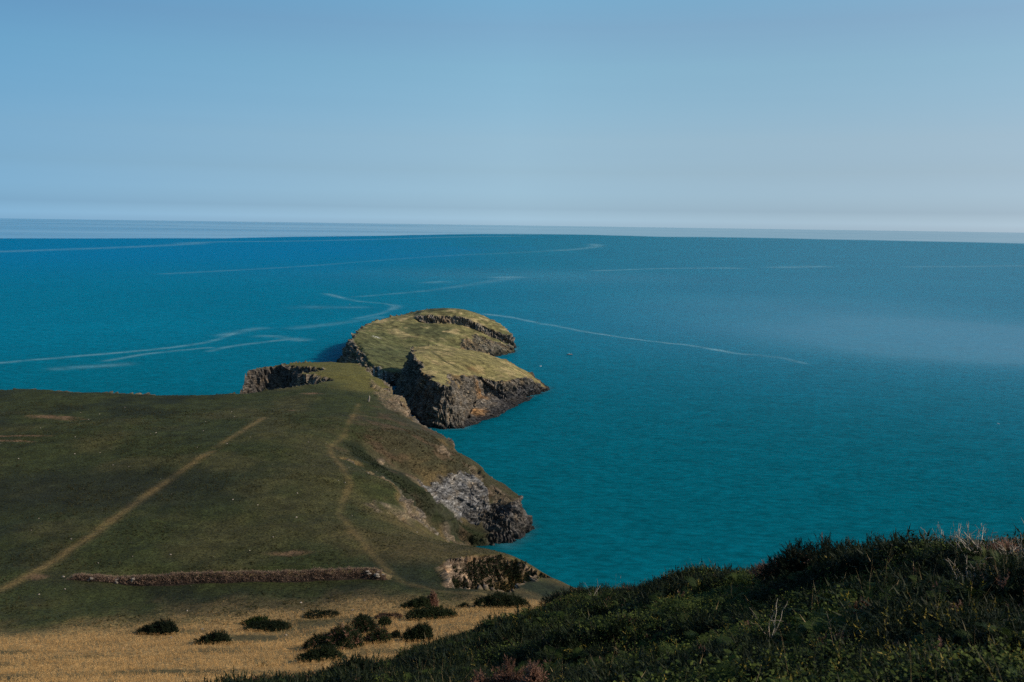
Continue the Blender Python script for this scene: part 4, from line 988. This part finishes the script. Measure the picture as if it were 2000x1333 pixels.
# ------------------------------------------------------------------ boat with three people, sea birds
def paint(name, c, rough=.5):
    def f(t, b, o):
        g = N(t, 'ShaderNodeNewGeometry'); n_ = noise(t, g.outputs['Position'], 3, 3)
        t.links.new(mixn(t, tuple(v * .8 for v in c), c, n_), b.inputs['Base Color']); b.inputs['Roughness'].default_value = rough
    return mat(name, f)
RUBBER = paint('dark_rubber', (0.03, 0.035, 0.045)); DECK = paint('grey_deck', (0.3, 0.3, 0.3)); BLACK = paint('black_plastic', (0.02, 0.02, 0.022)); WHITE = paint('white_cloth', (0.75, 0.75, 0.75), .8); SKIN = paint('skin', (0.45, 0.28, 0.2))
bp = at(1113, 694, 0); ANG = R(8)
boat = put(bpy.data.objects.new('inflatable_boat', None), None, label='small dark inflatable boat on the sea right of the islands', category='boat')
boat.location = (bp[0], bp[1], 0); boat.rotation_euler = (0, 0, ANG)
m = MB()
tube_pts = [(-2.3, -.85, .42)] + [(x_, -.85, .42 + .03 * max(0, x_)) for x_ in np.linspace(-1.5, 1.2, 5)] + [(1.9, -.55, .6), (2.35, 0, .68), (1.9, .55, .6)] + [(x_, .85, .42 + .03 * max(0, x_)) for x_ in np.linspace(1.2, -1.5, 5)] + [(-2.3, .85, .42)]
m.tube(tube_pts, .27, .27, 10); m.obj('tube', RUBBER, boat, True)
m = MB(); V = [(-2.1, -.75, .3), (-2.1, .75, .3), (1.4, .7, .35), (2.1, 0, .45), (1.4, -.7, .35), (-2.1, 0, -.25), (1.4, 0, -.2)]
m.add(V, [(0, 4, 1), (1, 4, 2), (2, 4, 3), (0, 5, 4), (5, 6, 4), (4, 6, 3), (1, 2, 5), (5, 2, 6), (6, 2, 3), (0, 1, 5)]); m.obj('hull', DECK, boat)
m = MB(); m.ell((-2.45, 0, .95), (.28, .2, .32), 8, 6); m.tube([(-2.5, 0, .7), (-2.55, 0, .2), (-2.55, 0, -.4)], .12, .08, 6); eng = m.obj('outboard_engine', BLACK, boat, True)
m = MB(); m.ell((-2.62, 0, -.35), (.06, .14, .14), 6, 5); m.obj('propeller', BLACK, eng, True)
m = MB(); m.ell((.35, 0, .75), (.32, .4, .42), 8, 6); con = m.obj('console', DECK, boat, True)
m = MB(); m.tube([(.05 + .16 * math.sin(a) * .3, .16 * math.cos(a), 1.0 + .16 * math.sin(a)) for a in np.linspace(0, 6.283, 13)], .02, .02, 5); m.obj('steering_wheel', BLACK, con, True)
def person(x_, y_, facing, label):
    """seated figure: one skinned body"""
    J = [((0, 0, .48), .15), ((0, 0, .75), .16), ((0, 0, 1.0), .17), ((0, 0, 1.14), .07), ((.02, 0, 1.3), .11), ((.02, 0, 1.38), .10),
         ((0, .2, 1.0), .07), ((.1, .26, .78), .055), ((.32, .2, .7), .045), ((.4, .2, .7), .04), ((0, -.2, 1.0), .07), ((.1, -.26, .78), .055), ((.32, -.2, .7), .045), ((.4, -.2, .7), .04),
         ((.12, .1, .47), .09), ((.45, .12, .5), .075), ((.5, .12, .12), .055), ((.62, .12, .06), .04), ((.12, -.1, .47), .09), ((.45, -.12, .5), .075), ((.5, -.12, .12), .055), ((.62, -.12, .06), .04)]
    E = [(0, 1), (1, 2), (2, 3), (3, 4), (4, 5), (2, 6), (6, 7), (7, 8), (8, 9), (2, 10), (10, 11), (11, 12), (12, 13), (0, 14), (14, 15), (15, 16), (16, 17), (0, 18), (18, 19), (19, 20), (20, 21)]
    me = bpy.data.meshes.new('person'); me.from_pydata([j[0] for j in J], E, []); me.materials.append(WHITE)
    o = put(bpy.data.objects.new('person', me), None, label=label, category='person', group='people sitting in the boat')
    sk = o.modifiers.new('skin', 'SKIN')
    if not me.skin_vertices: me.skin_vertices.new()
    for v, j in zip(me.skin_vertices[0].data, J): v.radius = (j[1], j[1])
    me.skin_vertices[0].data[0].use_root = True
    ss = o.modifiers.new('smooth', 'SUBSURF'); ss.levels = 1; ss.render_levels = 1
    c, s_ = math.cos(ANG), math.sin(ANG)
    o.location = (bp[0] + c * x_ - s_ * y_, bp[1] + s_ * x_ + c * y_, .25); o.rotation_euler = (0, 0, ANG + facing)
    return o
person(-1.5, .1, 0, 'person in pale clothing sitting at the stern of the boat')
person(-.5, -.3, 0, 'person in pale clothing sitting amidships in the boat')
person(1.05, .1, 0, 'person in pale clothing sitting at the bow of the boat')

def gull(px, py, label):
    p = at(px, py, 0); m = MB()
    m.ell((0, 0, .12), (.38, .17, .15), 8, 6, lambda v: 1 - .25 * v[0] * (v[0] < 0)); m.ell((.30, 0, .34), (.12, .09, .09), 7, 5); m.tube([(.22, 0, .15), (.30, 0, .32)], .09, .07, 6)
    m.tube([(.4, 0, .34), (.5, 0, .32)], .03, .008, 4); m.tube([(-.3, 0, .18), (-.6, 0, .22)], .08, .02, 4)
    o = m.obj('gull', WHITE, None, True); o.location = (p[0], p[1], 0); o.scale = (1.5,) * 3; o.rotation_euler = (0, 0, rnd(0, 6)); o['label'] = label; o['category'] = 'bird'; o['group'] = 'gulls floating on the sea'
gull(1950, 829, 'white gull floating on the sea near the right edge')
gull(1056, 716, 'white gull floating near the tip of the sea stack')
gull(683, 595, 'white gull floating on the sea left of the outer island')
